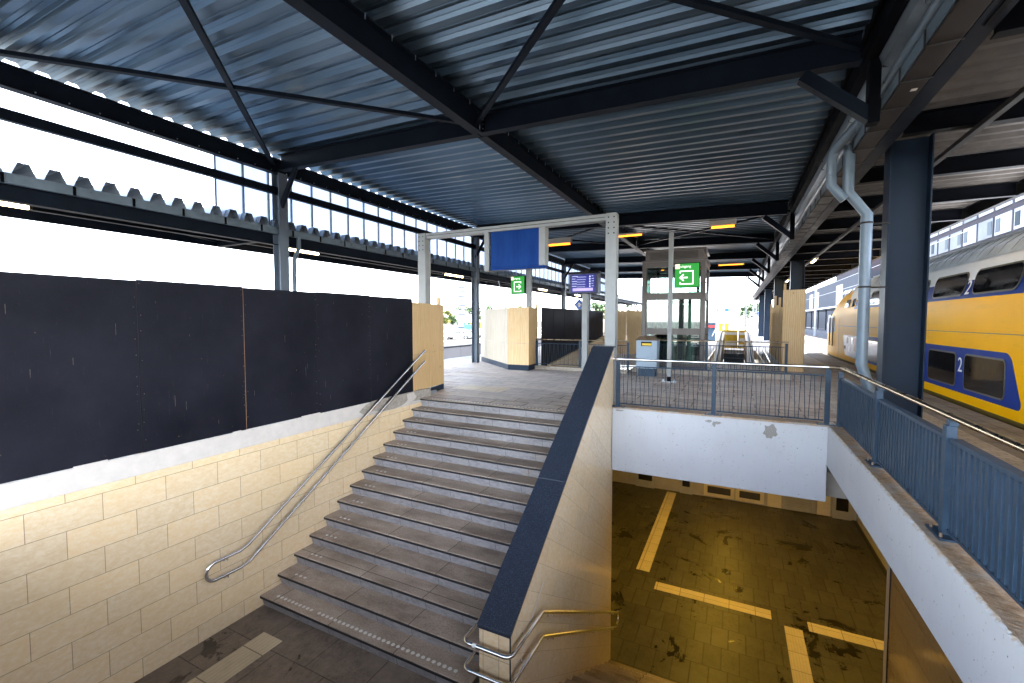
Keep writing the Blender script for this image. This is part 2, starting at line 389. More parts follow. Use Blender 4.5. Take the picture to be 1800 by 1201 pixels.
# ------------------------------------------------------------------ mesh helpers
ORG = {}
class MB:
    def __init__(s): s.v = []; s.f = []; s.mi = []; s.sm = []
    def add(s, vs, fs, mi=0, smooth=False):
        o = len(s.v); s.v += [tuple(v) for v in vs]
        for f in fs: s.f.append([i + o for i in f]); s.mi.append(mi); s.sm.append(smooth)
        return s
    def hexa(s, p, mi=0):
        return s.add(p, [(0, 3, 2, 1), (4, 5, 6, 7), (0, 1, 5, 4), (1, 2, 6, 5), (2, 3, 7, 6), (3, 0, 4, 7)], mi)
    def box(s, x0, x1, y0, y1, z0, z1, mi=0):
        return s.hexa([(x0, y0, z0), (x1, y0, z0), (x1, y1, z0), (x0, y1, z0), (x0, y0, z1), (x1, y0, z1), (x1, y1, z1), (x0, y1, z1)], mi)
    def bar(s, a, b, w, h, up=(0, 0, 1), mi=0):
        a, b = Vector(a), Vector(b); d = (b - a).normalized(); u = Vector(up)
        sd_ = d.cross(u)
        if sd_.length < 1e-4: sd_ = d.cross(Vector((1, 0, 0)))
        sd_.normalize(); uu = sd_.cross(d)
        P = []
        for c in (a, b):
            for i, j in ((-1, -1), (1, -1), (1, 1), (-1, 1)): P.append(c + sd_ * (i * w / 2) + uu * (j * h / 2))
        return s.add(P, [(3, 2, 1, 0), (4, 5, 6, 7), (0, 1, 5, 4), (1, 2, 6, 5), (2, 3, 7, 6), (3, 0, 4, 7)], mi)
    def ibeam(s, a, b, w, h, tf=.02, tw=.014, up=(0, 0, 1), mi=0):
        # a, b : middle of the bottom flange's underside
        a, b, u = Vector(a), Vector(b), Vector(up).normalized()
        s.bar(a + u * tf / 2, b + u * tf / 2, w, tf, up, mi)
        s.bar(a + u * (h - tf / 2), b + u * (h - tf / 2), w, tf, up, mi)
        s.bar(a + u * h / 2, b + u * h / 2, tw, h - 2 * tf - .002, up, mi)
        return s
    def tube(s, pts, r, n=10, cap=True, mi=0):
        pts = [Vector(p) for p in pts]; rings = []; prev = None
        for i, p in enumerate(pts):
            d = (pts[min(i + 1, len(pts) - 1)] - pts[max(i - 1, 0)]).normalized()
            if prev is None:
                ref = Vector((0, 0, 1)) if abs(d.z) < .9 else Vector((1, 0, 0)); u = d.cross(ref).normalized()
            else: u = (prev - d * prev.dot(d)).normalized()
            prev = u; w = d.cross(u); k = 1.0
            if 0 < i < len(pts) - 1:
                c = (pts[i] - pts[i - 1]).normalized().dot((pts[i + 1] - pts[i]).normalized()); k = 1 / max(.5, math.sqrt((1 + c) / 2))
            rings.append([p + (u * math.cos(t) + w * math.sin(t)) * r for t in [2 * math.pi * j / n for j in range(n)]])
        V = [v for q in rings for v in q]; F = []
        for i in range(len(rings) - 1):
            for j in range(n): F.append((i * n + j, i * n + (j + 1) % n, (i + 1) * n + (j + 1) % n, (i + 1) * n + j))
        s.add(V, F, mi, True)
        if cap: s.add(V[:n], [tuple(range(n))[::-1]], mi); s.add(V[-n:], [tuple(range(n))], mi)
        return s
    def prism(s, poly, off, mi=0, smooth=False):
        n = len(poly); V = [Vector(p) for p in poly]; V += [p + Vector(off) for p in V]
        s.add(V, [tuple(range(n))[::-1], tuple(range(n, 2 * n))], mi)
        return s.add(V, [(i, (i + 1) % n, n + (i + 1) % n, n + i) for i in range(n)], mi, smooth)
    def sheet(s, a, b, mi=0):  # two polylines joined
        n = len(a); return s.add(list(a) + list(b), [(i, i + 1, n + i + 1, n + i) for i in range(n - 1)], mi)
    def disc(s, c, r, nrm=(0, 0, 1), h=.004, n=12):
        c = Vector(c); nrm = Vector(nrm).normalized(); ref = Vector((1, 0, 0)) if abs(nrm.x) < .9 else Vector((0, 1, 0))
        u = nrm.cross(ref).normalized(); w = nrm.cross(u)
        return s.prism([c + (u * math.cos(t) + w * math.sin(t)) * r for t in [2 * math.pi * j / n for j in range(n)]], nrm * h)
    def build(s, name, mat, parent=None, bevel=0, label=None):
        me = bpy.data.meshes.new(name); o = ORG.get(parent.name, Vector((0, 0, 0))) if parent else Vector((0, 0, 0))
        me.from_pydata([(v[0] - o.x, v[1] - o.y, v[2] - o.z) for v in s.v], [], s.f)
        for m_ in (mat if isinstance(mat, (list, tuple)) else [mat]): me.materials.append(m_)
        me.polygons.foreach_set('material_index', s.mi); me.polygons.foreach_set('use_smooth', s.sm); me.update()
        ob = bpy.data.objects.new(name, me); COL.objects.link(ob)
        if parent: ob.parent = parent; ORG[ob.name] = o
        else: ORG[ob.name] = Vector((0, 0, 0))
        if bevel:
            b = ob.modifiers.new('bevel', 'BEVEL'); b.width = bevel; b.segments = 2; b.limit_method = 'ANGLE'; b.angle_limit = R(40)
        if label: ob['label'] = label
        return ob
def thing(name, label, cat, loc=(0, 0, 0), group=None):
    o = bpy.data.objects.new(name, None); COL.objects.link(o); o.location = loc; o.empty_display_size = .2
    ORG[o.name] = Vector(loc); o['label'] = label; o['category'] = cat
    if group: o['group'] = group
    return o
def tag(o, label, cat, group=None):
    o['label'] = label; o['category'] = cat
    if group: o['group'] = group
    return o
def struct(o): o['kind'] = 'structure'; return o
def copy_tree(o, parent=None):
    c = o.copy(); COL.objects.link(c)
    if parent: c.parent = parent
    for ch in list(o.children): copy_tree(ch, c)
    return c
def dup(root, loc, label, group=None, rz=0):
    c = copy_tree(root); c.location = loc; c['label'] = label; c.rotation_euler = (0, 0, rz)
    if group: c['group'] = group
    return c
def text(name, body, size, loc, rot, mat, parent, ext=.004, sx=1.0):
    cu = bpy.data.curves.new(name, 'FONT'); cu.body = body; cu.size = size; cu.extrude = ext; cu.align_x = 'CENTER'
    to = bpy.data.objects.new(name + '_tmp', cu); me = bpy.data.meshes.new_from_object(to)
    bpy.data.objects.remove(to); me.materials.clear(); me.materials.append(mat)
    Mx = Matrix.Translation(Vector(loc) - ORG[parent.name]) @ Matrix.Rotation(rot[2], 4, 'Z') @ Matrix.Rotation(rot[0], 4, 'X') @ Matrix.Diagonal((sx, 1, 1, 1))
    me.transform(Mx); ob = bpy.data.objects.new(name, me); COL.objects.link(ob); ob.parent = parent; return ob
def arc(c, r, a0, a1, n, ax):
    # ax: two unit vectors
    u, w = Vector(ax[0]), Vector(ax[1]); c = Vector(c)
    return [c + u * r * math.cos(a0 + (a1 - a0) * i / n) + w * r * math.sin(a0 + (a1 - a0) * i / n) for i in range(n + 1)]

# =================================================================== SETTING
ZL, ZU = -2.65, -5.6          # landing and underpass levels
# platform : slabs round the stair wells
pf = MB()
for (x0, x1, y0, y1) in [(-12.05, -6.8, -8, 60), (-6.8, 1.75, -8, .4), (-6.8, -2.71, 8.345, 15.3), (-2.71, 1.75, 9.47, 15.3), (-6.8, -3.2, 23.5, 60), (-3.2, 1.75, 30.3, 60),
                         (-3.2, -1.15, 15.3, 30.3), (1.15, 1.75, 15.3, 30.3), (-1.15, 1.15, 15.3, 20.48), (-3.45, -3.2, 15.3, 23.5)]:
    pf.box(x0, x1, y0, y1, -.55, 0)
struct(pf.build('platform', M['paving']))
b = MB(); b.box(1.75, 3.35, -8, 60, -.55, 0); struct(b.build('platform_side_paving', M['paving_r']))
b = MB(); b.box(3.35, 4.26, -8, 60, -1.0, .003); b.box(-12.06, -11.2, -8, 60, -1.0, .004); struct(b.build('platform_edge', M['edge_slab']))
b = MB(); b.box(-13, 4.24, 60, 170, -.55, -.004); struct(b.build('far_platform_surface', M['edge_slab']))
# pale guide slabs let into the paving
b = MB()
for (x0, x1, y0, y1) in [(-10.9, -7.0, 10.9, 11.25), (-8.6, -6.6, 12.35, 12.75), (-5.6, -3.1, 10.75, 11.1), (-6.4, -4.6, 8.95, 9.25), (-2.1, 1.6, 11.0, 11.32)]:
    b.box(x0, x1, y0, y1, -.01, .004)
struct(b.build('pale_paving_band', M['tact_pale']))
b = MB(); b.box(-6.7, -5.3, 9.8, 10.5, -.01, .0045); struct(b.build('ribbed_paving_patch', M['tact_x']))
# landing and underpass floors
b = MB(); b.box(-6.52, 2.4, .4, 4.42, ZL - .3, ZL); struct(b.build('landing', M['landing']))
b = MB(); b.box(-9, 9, 4.3, 20.4, ZU - .3, ZU); struct(b.build('underpass_floor', M['under']))
b = MB()
b.box(-9, -2.72, 9.3, 20.4, -1.33, -.9); b.box(-2.72, 9, 9.48, 20.4, -1.33, -.9)
struct(b.build('underpass_ceiling', M['tun_wall']))
b = MB()
b.box(2.4, 4.15, 9.29, 9.5, ZU, -1.34); b.box(4.15, 4.4, 9.29, 20.05, ZU, -1.34); b.box(-9.2, -9, 9.3, 20.05, ZU, -1.34)
b.box(-9, 4.15, 20.12, 20.4, ZU, -1.34); b.box(-9, -2.72, 9.0, 9.28, ZU, -1.34)
struct(b.build('underpass_wall', M['tun_wall']))
b = MB(); b.box(4.02, 4.10, 9.6, 20.0, ZU - .01, ZU + .004); struct(b.build('floor_gutter', M['rubber']))
# ground around the platform, tracks
g = MB()
for (x0, x1, y0, y1) in [(-1800, -12.0, -900, 1900), (4.2, 1800, -900, 1900), (-12.0, 4.2, -900, -8), (-12.0, 4.2, 170, 1900)]:
    g.add([(x0, y0, -1.06), (x1, y0, -1.06), (x1, y1, -1.06), (x0, y1, -1.06)], [(0, 1, 2, 3)])
struct(g.build('ground', M['earth']))
for nm, x0, x1 in (('track_bed', -16.9, -12.1), ('track_bed', 4.3, 13.3)):
    b = MB(); b.box(x0, x1, -60, 260, -1.3, -1.0); struct(b.build(nm, M['ballast']))
def track(xc, lab):
    t = thing('railway_track', lab, 'track', (xc, 40, -1.0))
    for s_ in (-.72, .72):
        r = MB(); r.box(xc + s_ - .035, xc + s_ + .035, -60, 260, -.9, -.82); r.build('rail', M['rail'], t)
    sl = MB()
    for i in range(150): sl.box(xc - 1.25, xc + 1.25, 10 + i * .65, 10.24 + i * .65, -1.02, -.91)
    sl.build('sleepers', M['concrete'], t)['kind'] = 'stuff'
    return t
track(-14.1, 'rusty railway track below the left platform edge')
track(5.75, 'railway track under the yellow train')
track(10.3, 'railway track beyond the yellow train, next to the far platform')

# =================================================================== STAIRS
def stair(name, label, x0, x1, ynose, z0, n, run, rise, sgn, studs_full=()):
    # descends from (ynose, z0); sgn -1 : towards the camera
    t = thing(name, label, 'stairs', ((x0 + x1) / 2, ynose, z0))
    for i in range(n):
        zt = z0 - (i + 1) * rise if False else z0 - i * rise
        yn = ynose + sgn * i * run
        dep = run + .09 if i else .14
        st = MB(); ya, yb = sorted((yn, yn - sgn * dep))
        st.box(x0, x1, ya, yb, zt - .045, zt)
        so = st.build('step', M['tread'], t, .008)
        nz = MB(); ya, yb = sorted((yn - sgn * -.004, yn - sgn * .022)); nz.box(x0 + .002, x1 - .002, ya, yb, zt - .046, zt - .012); nz.build('nosing', M['nosing'], so)
        rs = MB()
        zb = zt - rise
        ri0 = yn - sgn * .02; ri1 = yn - sgn * .055        # riser leans back towards its foot
        xl = x0 + .02
        rs.hexa([(xl, ri1, zb), (x1, ri1, zb), (x1, ri1 - sgn * .05, zb), (xl, ri1 - sgn * .05, zb), (xl, ri0, zt - .05), (x1, ri0, zt - .05), (x1, ri0 - sgn * .05, zt - .05), (xl, ri0 - sgn * .05, zt - .05)])
        if sgn > 0: rs.f = [f[::-1] for f in rs.f]
        rs.build('riser', M['riser'], so)
        if i in studs_full:
            xs = [x0 + .28 + k * .082 for k in range(int((x1 - x0 - .4) / .082))]
            if i: xs = [x for x in xs if not (x0 + 1.05 < x < x0 + 1.15)]
        else: xs = [x0 + .30 + k * .10 for k in range(3)] if sgn < 0 else []
        def stud(sb, x): return sb.disc((x, yn - sgn * .115, zt - .002), .026 if i in studs_full else .022, (0, 0, 1), .006)
        if i == 0 and xs:
            sb = MB()
            for x in xs: stud(sb, x)
            sb.build('stud_row', M['stud'], so)['kind'] = 'stuff'
        else:
            for x in xs: stud(MB(), x).build('stud', M['stud'], so)
    return t
stair('staircase', 'wide upper stair of dark treads between the tan wall and the sloped divider', -6.52, -2.71, 8.2, 0, 14, .3046, .1898, -1, (0, 13))
stair('lower_staircase', 'lower stair descending beside the divider wall to the yellow lit underpass', -2.26, 2.4, 4.42, ZL, 15, .333, .1967, 1, (14,))
# ------------------------------------------------- walls of the well
t = thing('stair_wall', 'long tan stone block wall under the black hoarding', 'wall', (-6.6, 4, ZL))
b = MB(); b.box(-6.74, -6.52, .4, 8.6, ZL - .4, -.1); b.build('stone_cladding', M['clad_left'], t)
b = MB(); b.box(-6.74, -6.512, .4, 8.25, -.1, .16); b.build('plaster_band', M['band'], t, .006)
b = MB()
for (y0, y1, za, zb) in [(2.15, 2.45, .155, .18), (3.9, 4.02, .155, .175), (5.05, 5.42, .155, .182)]: b.box(-6.7, -6.505, y0, y1, za, zb)
b.build('chipped_edge', M['band'], t)
pts = [(6.32, .02), (6.5, .13), (6.7, .175), (7.3, .185), (8.25, .19), (8.6, .17), (8.6, -.02), (8.2, -.04), (7.75, -.02), (7.35, -.09), (6.95, -.08), (6.7, -.02), (6.45, -.06)]
b = MB(); b.prism([(-6.60, y, z) for y, z in pts], (.096, 0, 0)); b.build('bare_concrete_patch', M['concrete'], t)
pts = [(7.72, .16), (7.95, .18), (8.05, .05), (7.9, -.03), (7.6, -.07), (7.75, .03)]
b = MB(); b.prism([(-6.52, y, z) for y, z in pts], (.022, 0, 0)); b.build('plaster_scab', M['band'], t)

t = thing('divider_wall', 'sloped divider wall of polished stone with dark granite coping between the two stairs', 'wall', (-2.48, 6.8, ZU))
sl = (1.30 + 1.83) / (9.27 - 4.47)
def ztop(y): return min(1.30, -1.83 + sl * (y - 4.47))
prof = [(4.47, ZU - .2), (9.27, ZU - .2), (9.27, 1.26), (9.2, 1.24), (4.47, ztop(4.47) - .045)]
b = MB(); b.prism([(-2.68, y, z) for y, z in prof], (.405, 0, 0))
side = b.build('wall_core', M['clad_right'], t)
b = MB(); b.box(-2.683, -2.262, 4.455, 4.468, ZL - .02, ztop(4.47) - .05); b.build('end_tiles', M['clad_front'], t)
b = MB(); b.box(-2.271, -2.257, 4.448, 4.462, ZL, ztop(4.47) - .05); b.build('corner_strip', M['rubber'], t)
for y0, y1 in ((4.445, 6.28), (6.29, 9.2)):
    b = MB(); P = [(-2.71, y0, ztop(y0) - .05), (-2.255, y0, ztop(y0) - .05), (-2.255, y1, ztop(y1) - .05), (-2.71, y1, ztop(y1) - .05),
                   (-2.71, y0, ztop(y0)), (-2.255, y0, ztop(y0)), (-2.255, y1, ztop(y1)), (-2.71, y1, ztop(y1))]
    b.hexa(P); b.build('coping', M['granite'], t, .006)
b = MB(); b.box(-2.71, -2.24, 9.2, 9.34, 1.235, ztop(9.2) + .012); b.build('coping_end', M['granite'], t, .004)
b = MB(); b.prism([(-2.2605, y, z) for y, z in [(4.75, -2.2), (5.45, -1.74), (5.46, -1.755), (4.76, -2.235)]], (.002, 0, 0)); b.build('scratch', M['stud'], t)

t = thing('polished_side_wall', 'dark polished stone wall right of the lower stair reflecting the floor lines', 'wall', (2.5, 5, ZU))
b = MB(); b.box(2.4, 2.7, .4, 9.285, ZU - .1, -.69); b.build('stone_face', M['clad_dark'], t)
b = MB(); b.box(2.388, 2.402, 9.272, 9.287, ZU, -1.34); b.build('corner_strip', M['rubber'], t)
b = MB(); b.box(-6.8, 2.7, .2, .4, ZU, -.56); tag(b.build('well_end_wall', M['band']), 'plain pale wall closing the stairwell at the viewer end', 'wall')

# white parapets
t = thing('parapet_wall', 'white painted concrete edge beam below the back railing with chipped patches', 'wall', (-.4, 9.3, -1.33))
b = MB(); b.box(-2.262, 1.452, 9.17, 9.47, -1.33, -.028); b.build('beam_face', M['white'], t)
b = MB(); b.box(-2.24, 1.452, 9.185, 9.47, -.028, .006); b.build('brown_top', M['brown'], t)
def blob(mb, cx, cz, r, y, seed, sq=1.0, th=.004, n=18):
    rn = random.Random(seed); P = []
    for i in range(n):
        a = 2 * math.pi * i / n; q = r * (.65 + .5 * rn.random()); P.append((cx + q * math.cos(a), y, cz + q * sq * math.sin(a)))
    mb.prism(P, (0, -th, 0)); return mb
b = MB(); blob(b, .60, -.19, .115, 9.171, 3, 1.25); b.build('aggregate_patch', M['chip'], t)
b = MB(); blob(b, -.42, -.115, .06, 9.171, 5, .45); blob(b, -.26, -.13, .065, 9.171, 8, .5); blob(b, -.33, -.16, .03, 9.171, 2, 1.8); b.build('aggregate_patch', M['chip'], t)
b = MB(); blob(b, -2.12, -.06, .09, 9.171, 6, .25); b.build('aggregate_patch', M['chip'], t)
t = thing('side_parapet', 'white painted concrete edge beam with brown crumbling top under the solid side railing', 'wall', (1.6, 5, -.68))
b = MB(); b.box(1.452, 2.4, .4, 9.168, -.69, -.56)
rn = random.Random(4); ys = [.4 + i * .025 for i in range(351)]
A = [(1.45, y, -.56) for y in ys]; Bt = [(1.45, y, -.03 + .008 * rn.random()) for y in ys]
b.sheet(Bt, A); C2 = [(1.462 + .012 * rn.random(), y, -.008 + .006 * rn.random()) for y in ys]; b.sheet(C2, Bt)
b.add([(1.45, .4, -.69), (1.45, 9.168, -.69), (1.45, 9.168, -.56), (1.45, .4, -.56)], [(0, 1, 2, 3)])
b.build('beam_face', M['white'], t)
b = MB(); rows = []
for x in (1.452, 1.474, 1.50, 1.55, 1.61, 1.68, 1.75): rows.append([(x, y, (-.002 if x > 1.47 else -.03) + (rn.random() - .6) * .004) for y in ys])
for a_, c_ in zip(rows[1:], rows[:-1]): b.sheet(a_, c_)
b.build('brown_top', M['brown'], t)

# ------------------------------------------------- handrails
t = thing('handrail', 'double stainless handrail loop rising along the tan wall of the upper stair', 'handrail', (-6.44, 4, ZL + .9))
X = -6.43
up = [(X, 8.3, 1.1), (X, 8.2, 1.06)] + [(X, 4.02, -1.535)]
lo = [(X, 8.28, .85), (X, 8.18, .80)] + [(X, 4.02, -1.80)]
loop = arc((X, 3.55, -1.70), .125, math.pi / 2, 3 * math.pi / 2, 10, ((0, 1, 0), (0, 0, 1)))
b = MB(); b.tube(up + [(X, 3.9, -1.575)] + loop + [(X, 3.9, -1.825)] + lo[::-1], .027, 16); b.build('rail_tube', M['stainless'], t)
for y, z in ((3.72, -1.575), (5.0, -.925), (6.6, .06), (7.7, .74), (3.72, -1.825), (5.0, -1.19), (6.6, -.19), (7.7, .5)):
    b = MB(); b.tube([(X, y, z), (X, y, z - .055), (-6.5, y, z - .06)], .008, 6); b.disc((-6.518, y, z - .06), .03, (1, 0, 0), .008); b.build('bracket', M['stainless'], t)
t = thing('handrail', 'double stainless handrail wrapping the end of the divider wall', 'handrail', (-2.2, 4.5, -2))
for dz, nm in ((0, 'upper_rail'), (-.33, 'lower_rail')):
    XL, XR = -2.80, -2.17
    corner = arc((XR - .09, 4.36, -1.98 + dz), .09, -math.pi / 2, 0, 6, ((1, 0, 0), (0, 1, 0)))
    cl = arc((XL + .09, 4.36, -1.98 + dz), .09, math.pi, 3 * math.pi / 2, 6, ((1, 0, 0), (0, 1, 0)))
    pts = [(XL, 6.2, -1.02 + dz), (XL, 4.75, -1.95 + dz), (XL, 4.6, -1.98 + dz)] + cl + corner + [(XR, 5.2, -2.0 + dz), (XR, 9.35, -4.5 + dz)]
    if dz == 0: pts += arc((XR, 9.4, -4.66), .13, math.pi / 2, -math.pi / 2, 6, ((0, 1, 0), (0, 0, 1)))
    b = MB(); b.tube(pts, .024, 16); b.build(nm, M['stainless'], t)
for dz in (0, -.33):
    for y in (4.75, 5.6, 7.6, 9.1):
        z = (-1.98 if y < 5.2 else -2.0 - (y - 5.2) * .602) + dz
        b = MB(); b.tube([(-2.17, y, z), (-2.17, y, z - .05), (-2.25, y, z - .055)], .008, 6); b.disc((-2.258, y, z - .055), .028, (1, 0, 0), .008); b.build('bracket', M['stainless'], t)
b = MB(); b.tube([(-2.66, 4.27, -1.98), (-2.61, 4.27, -1.98)], .025, 10); b.build('white_tape', M['barrier_white'], t)

# ------------------------------------------------- tactile strips
def strip(x0, x1, y0, y1, z, mat, lab):
    b = MB(); b.box(x0, x1, y0, y1, z - .01, z + .006); return tag(b.build('tactile_strip', M[mat]), lab, 'tactile paving')
strip(-2.5, -2.12, 13.2, 19.9, ZU, 'tact_y', 'long cream tactile strip running away across the underpass floor')
strip(-1.86, .95, 12.42, 12.8, ZU, 'tact_x', 'cream tactile strip lying crosswise in the middle of the underpass floor')
strip(1.72, 4.0, 12.35, 12.72, ZU, 'tact_x', 'cream crosswise tactile strip ending at the dark right wall')
strip(1.2, 1.58, 9.9, 12.3, ZU, 'tact_y', 'cream tactile strip leading towards the foot of the lower stair')
strip(-5.93, -5.53, .6, 3.9, ZL, 'tact_y', 'tan tactile strip on the dark landing at the foot of the upper stair')
b = MB(); rn = random.Random(5)
b.prism([(-.12 + (.09 + .16 * rn.random()) * math.cos(a) * .7, 14.24 + (.08 + .18 * rn.random()) * math.sin(a), ZU + .001) for a in [i * .3927 for i in range(16)]], (0, 0, .003))
pm = NT('wet puddle'); pm.bump(pm.noise(26, 4), .8, .03); pm.set((.006, .005, .003), .10, 0, .9)
o = tag(b.build('puddle', pm.m), 'small puddle glinting on the underpass floor', 'puddle')

# underpass back wall : shutters and doors
def shutter(x0, x1, style, lab):
    t = thing('underpass_door', lab, 'door', ((x0 + x1) / 2, 20.06, ZU))
    H = ZU + 2.3
    if style == 'cream':
        b = MB(); b.box(x0, x1, 20.06, 20.12, ZU + .06, H); b.build('panel', M['door_yel'], t, .006)
        b = MB(); b.box(x0 + .14, x1 - .14, 20.05, 20.058, ZU + .2, ZU + .48); b.build('vent', M['louver'], t)
    elif style == 'plain':
        b = MB(); b.box(x0, x1, 20.07, 20.12, ZU + .02, H); b.build('panel', M['door_yel'], t)
    elif style == 'grille':
        b = MB()
        for a, c in ((x0, x0 + .1), (x1 - .1, x1)): b.box(a, c, 20.03, 20.10, ZU + .04, H)
        b.box(x0 + .1, x1 - .1, 20.03, 20.10, ZU + .04, ZU + .18); b.build('frame', M['door_grey'], t)
        b = MB()
        for i in range(26): b.bar((x0 + .1, 20.07, ZU + .2 + i * .08), (x1 - .1, 20.09, ZU + .2 + i * .08), .03, .05)
        b.build('louvres', M['door_grey'], t)
    else:
        b = MB(); w = .1
        b.box(x0, x0 + w, 20.02, 20.1, ZU, H); b.box(x1 - w, x1, 20.02, 20.1, ZU, H); b.box(x0 + w, x1 - w, 20.02, 20.1, ZU, ZU + .3); b.build('frame', M['door_grey'], t)
        b = MB(); b.box(x0 + w, x1 - w, 20.05, 20.07, ZU + .3, H); b.build('pane', M['dark_win'], t)
    return t
shutter(-3.85, -3.05, 'win', 'grey door frame with dark glass at the far left of the underpass')
shutter(-2.0, -1.5, 'win', 'narrow grey door frame with dark glass beside the cream shutters')
shutter(-1.05, .10, 'cream', 'left leaf of the cream double shutter with a dark vent')
shutter(.14, 1.16, 'cream', 'right leaf of the cream double shutter with a dark vent')
shutter(1.28, 1.75, 'plain', 'plain cream panel between the shutter and the grey grille')
shutter(1.83, 2.85, 'grille', 'grey louvred grille door under the white beam')
shutter(2.92, 3.33, 'plain', 'plain cream panel right of the grey grille')
shutter(3.4, 3.98, 'win', 'grey door frame with dark glass in the right corner of the underpass')
# underpass lamps (the yellow light down there)
def ulamp(x, y, z, w, lab, e, wall=False):
    t = thing('underpass_lamp', lab, 'lamp', (x, y, z), 'lamps in the underpass')
    b = MB()
    if wall: b.box(x - .25, x + .25, y + .02, y + .08, z - .06, z + .06)
    else: b.box(x - .7, x + .7, y - .07, y + .07, z, z + .05)
    b.build('housing', M['door_grey'], t)
    b = MB()
    if wall: b.box(x - .22, x + .22, y - .03, y + .02, z - .045, z + .045)
    else: b.box(x - .65, x + .65, y - .055, y + .055, z - .03, z)
    b.build('lens', M['lamp_under'], t)
    l = bpy.data.lights.new('lamp_light', 'AREA'); l.shape = 'RECTANGLE'; l.size = 1.3 if not wall else .44; l.size_y = .12; l.energy = e; l.color = (1, .60, .055)
    lo_ = bpy.data.objects.new('lamp_light', l); COL.objects.link(lo_); lo_.parent = t; lo_.location = (0, 0, -.06) if not wall else (0, -.05, 0)
    if wall: lo_.rotation_euler = (R(-90), 0, 0)
UL = 3.8
ulamp(-4.5, 12, -1.40, 1.3, 'ceiling lamp of the underpass left of the divider wall', UL)
ulamp(-.5, 12.5, -1.40, 1.3, 'ceiling lamp of the underpass behind the white beam', UL)
ulamp(2.6, 13.5, -1.40, 1.3, 'ceiling lamp of the underpass at its right wall', UL)
ulamp(-.5, 17, -1.40, 1.3, 'ceiling lamp of the underpass in front of the shutters', UL)
ulamp(-.17, 20.0, -2.6, .5, 'unseen wall lamp over the cream shutters, placed to mirror in the puddle', 1, True)  # out of view, added so that its reflection falls in the puddle

# =================================================================== RAILINGS
def wavy_panel(t, a, b_, n, z0, z1, r=.0075, mat='steel_blue'):
    a, b_ = Vector(a), Vector(b_)
    for k in range(n):
        f0 = (k + .5) / n; lean = (.18 if k % 2 else -.18) / n
        p = a.lerp(b_, f0 - lean); q = a.lerp(b_, f0 + lean)
        m = MB(); m.tube([(p.x, p.y, z0), (q.x, q.y, z1)], r, 6); m.build('baluster', M[mat], t)
def post(t, x, y, z0=0, h=.97, plate=True, w=.075):
    m = MB(); m.box(x - w / 2, x + w / 2, y - .03, y + .03, z0, h)
    m.build('post', M['steel_blue'], t, .004)
    if plate:
        m = MB(); m.box(x - .15, x + .15, y - .07, y + .07, z0 + .004, z0 + .018); m.build('base_plate', M['steel_blue'], t)
        for s_ in (-.11, .11):
            m = MB(); m.tube([(x + s_, y - .04, z0 + .018), (x + s_, y - .04, z0 + .05)], .012, 6); m.build('bolt', M['rail'], t)
def xrail(name, label, y, xs, z0=0, n=(10, 14), top=1.0, mat_top='stainless', ext=(0, 0), plate=True):
    t = thing(name, label, 'railing', ((xs[0] + xs[-1]) / 2, y, z0))
    for x in xs: post(t, x, y, z0, top - .035, plate)
    m = MB(); m.tube([(xs[0] - ext[0], y, top), (xs[-1] + ext[1], y, top)], .024, 12); m.build('handrail', M[mat_top], t)
    for i in range(len(xs) - 1):
        a, b_ = xs[i] + .05, xs[i + 1] - .05
        m = MB(); m.tube([(a, y, top - .145), (b_, y, top - .145)], .013, 8); m.build('upper_bar', M['steel_blue'], t)
        m = MB(); m.tube([(a, y, z0 + .075), (b_, y, z0 + .075)], .013, 8); m.build('lower_bar', M['steel_blue'], t)
        wavy_panel(t, (a + .02, y, 0), (b_ - .02, y, 0), n[i], z0 + .075, top - .145)
    return t
xrail('wavy_railing', 'blue grey railing with slanting bars and round top rail above the white back beam', 9.235, [-2.165, -.345, 1.44], 0, (20, 22), 1.0, 'stainless', (.13, .02))
xrail('wavy_railing', 'railing with slanting bars round the escalator well in front of the lift', 15.85, [-2.85, -.83, 1.40], .16, (22, 24), 1.13, 'brass_rail', (.1, .05), False)
b = MB(); b.box(-6.7, -3.25, 15.12, 15.36, 0, .12); b.box(-3.2, 1.55, 15.74, 15.98, 0, .15)
tag(b.build('kerb_upstand', M['concrete']), 'low rough concrete upstand carrying the far railings', 'kerb')
t = xrail('wavy_railing', 'railing with slanting bars in front of the far black hoarding', 15.24, [-6.62, -4.95, -3.25], .12, (20, 20), 1.1, 'brass_rail', (.05, .05), False)

# solid slatted side railing running towards the viewer
t = thing('slatted_railing', 'blue grey side railing of close upright fins running towards the viewer on the right', 'railing', (1.6, 5, 0))
X = 1.625
py = [9.2, 6.95, 4.9, 2.9, .9]
m = MB(); m.tube([(1.45, 9.24, 1.0), (X, 9.12, 1.0), (X, .3, 1.0)], .027, 12); m.build('handrail', M['brass_rail'], t)
for y in py[1:]:
    m = MB(); m.box(X - .05, X + .02, y - .04, y + .04, .0, .93); m.build('post', M['steel_blue'], t, .004)
    m = MB(); m.box(X - .03, X + .03, y - .03, y + .03, .93, .985); m.build('rail_bracket', M['steel_blue'], t)
    m = MB(); m.box(X - .10, X + .09, y - .15, y + .15, .002, .017); m.build('base_plate', M['steel_blue'], t)
    for s_ in (-.1, .1):
        m = MB(); m.tube([(X - .075, y + s_, .017), (X - .075, y + s_, .05)], .013, 6); m.build('bolt', M['rail'], t)
m = MB(); m.box(X - .05, X + .02, 9.14, 9.22, 0, .93); m.build('post', M['steel_blue'], t, .004)
nf = 0
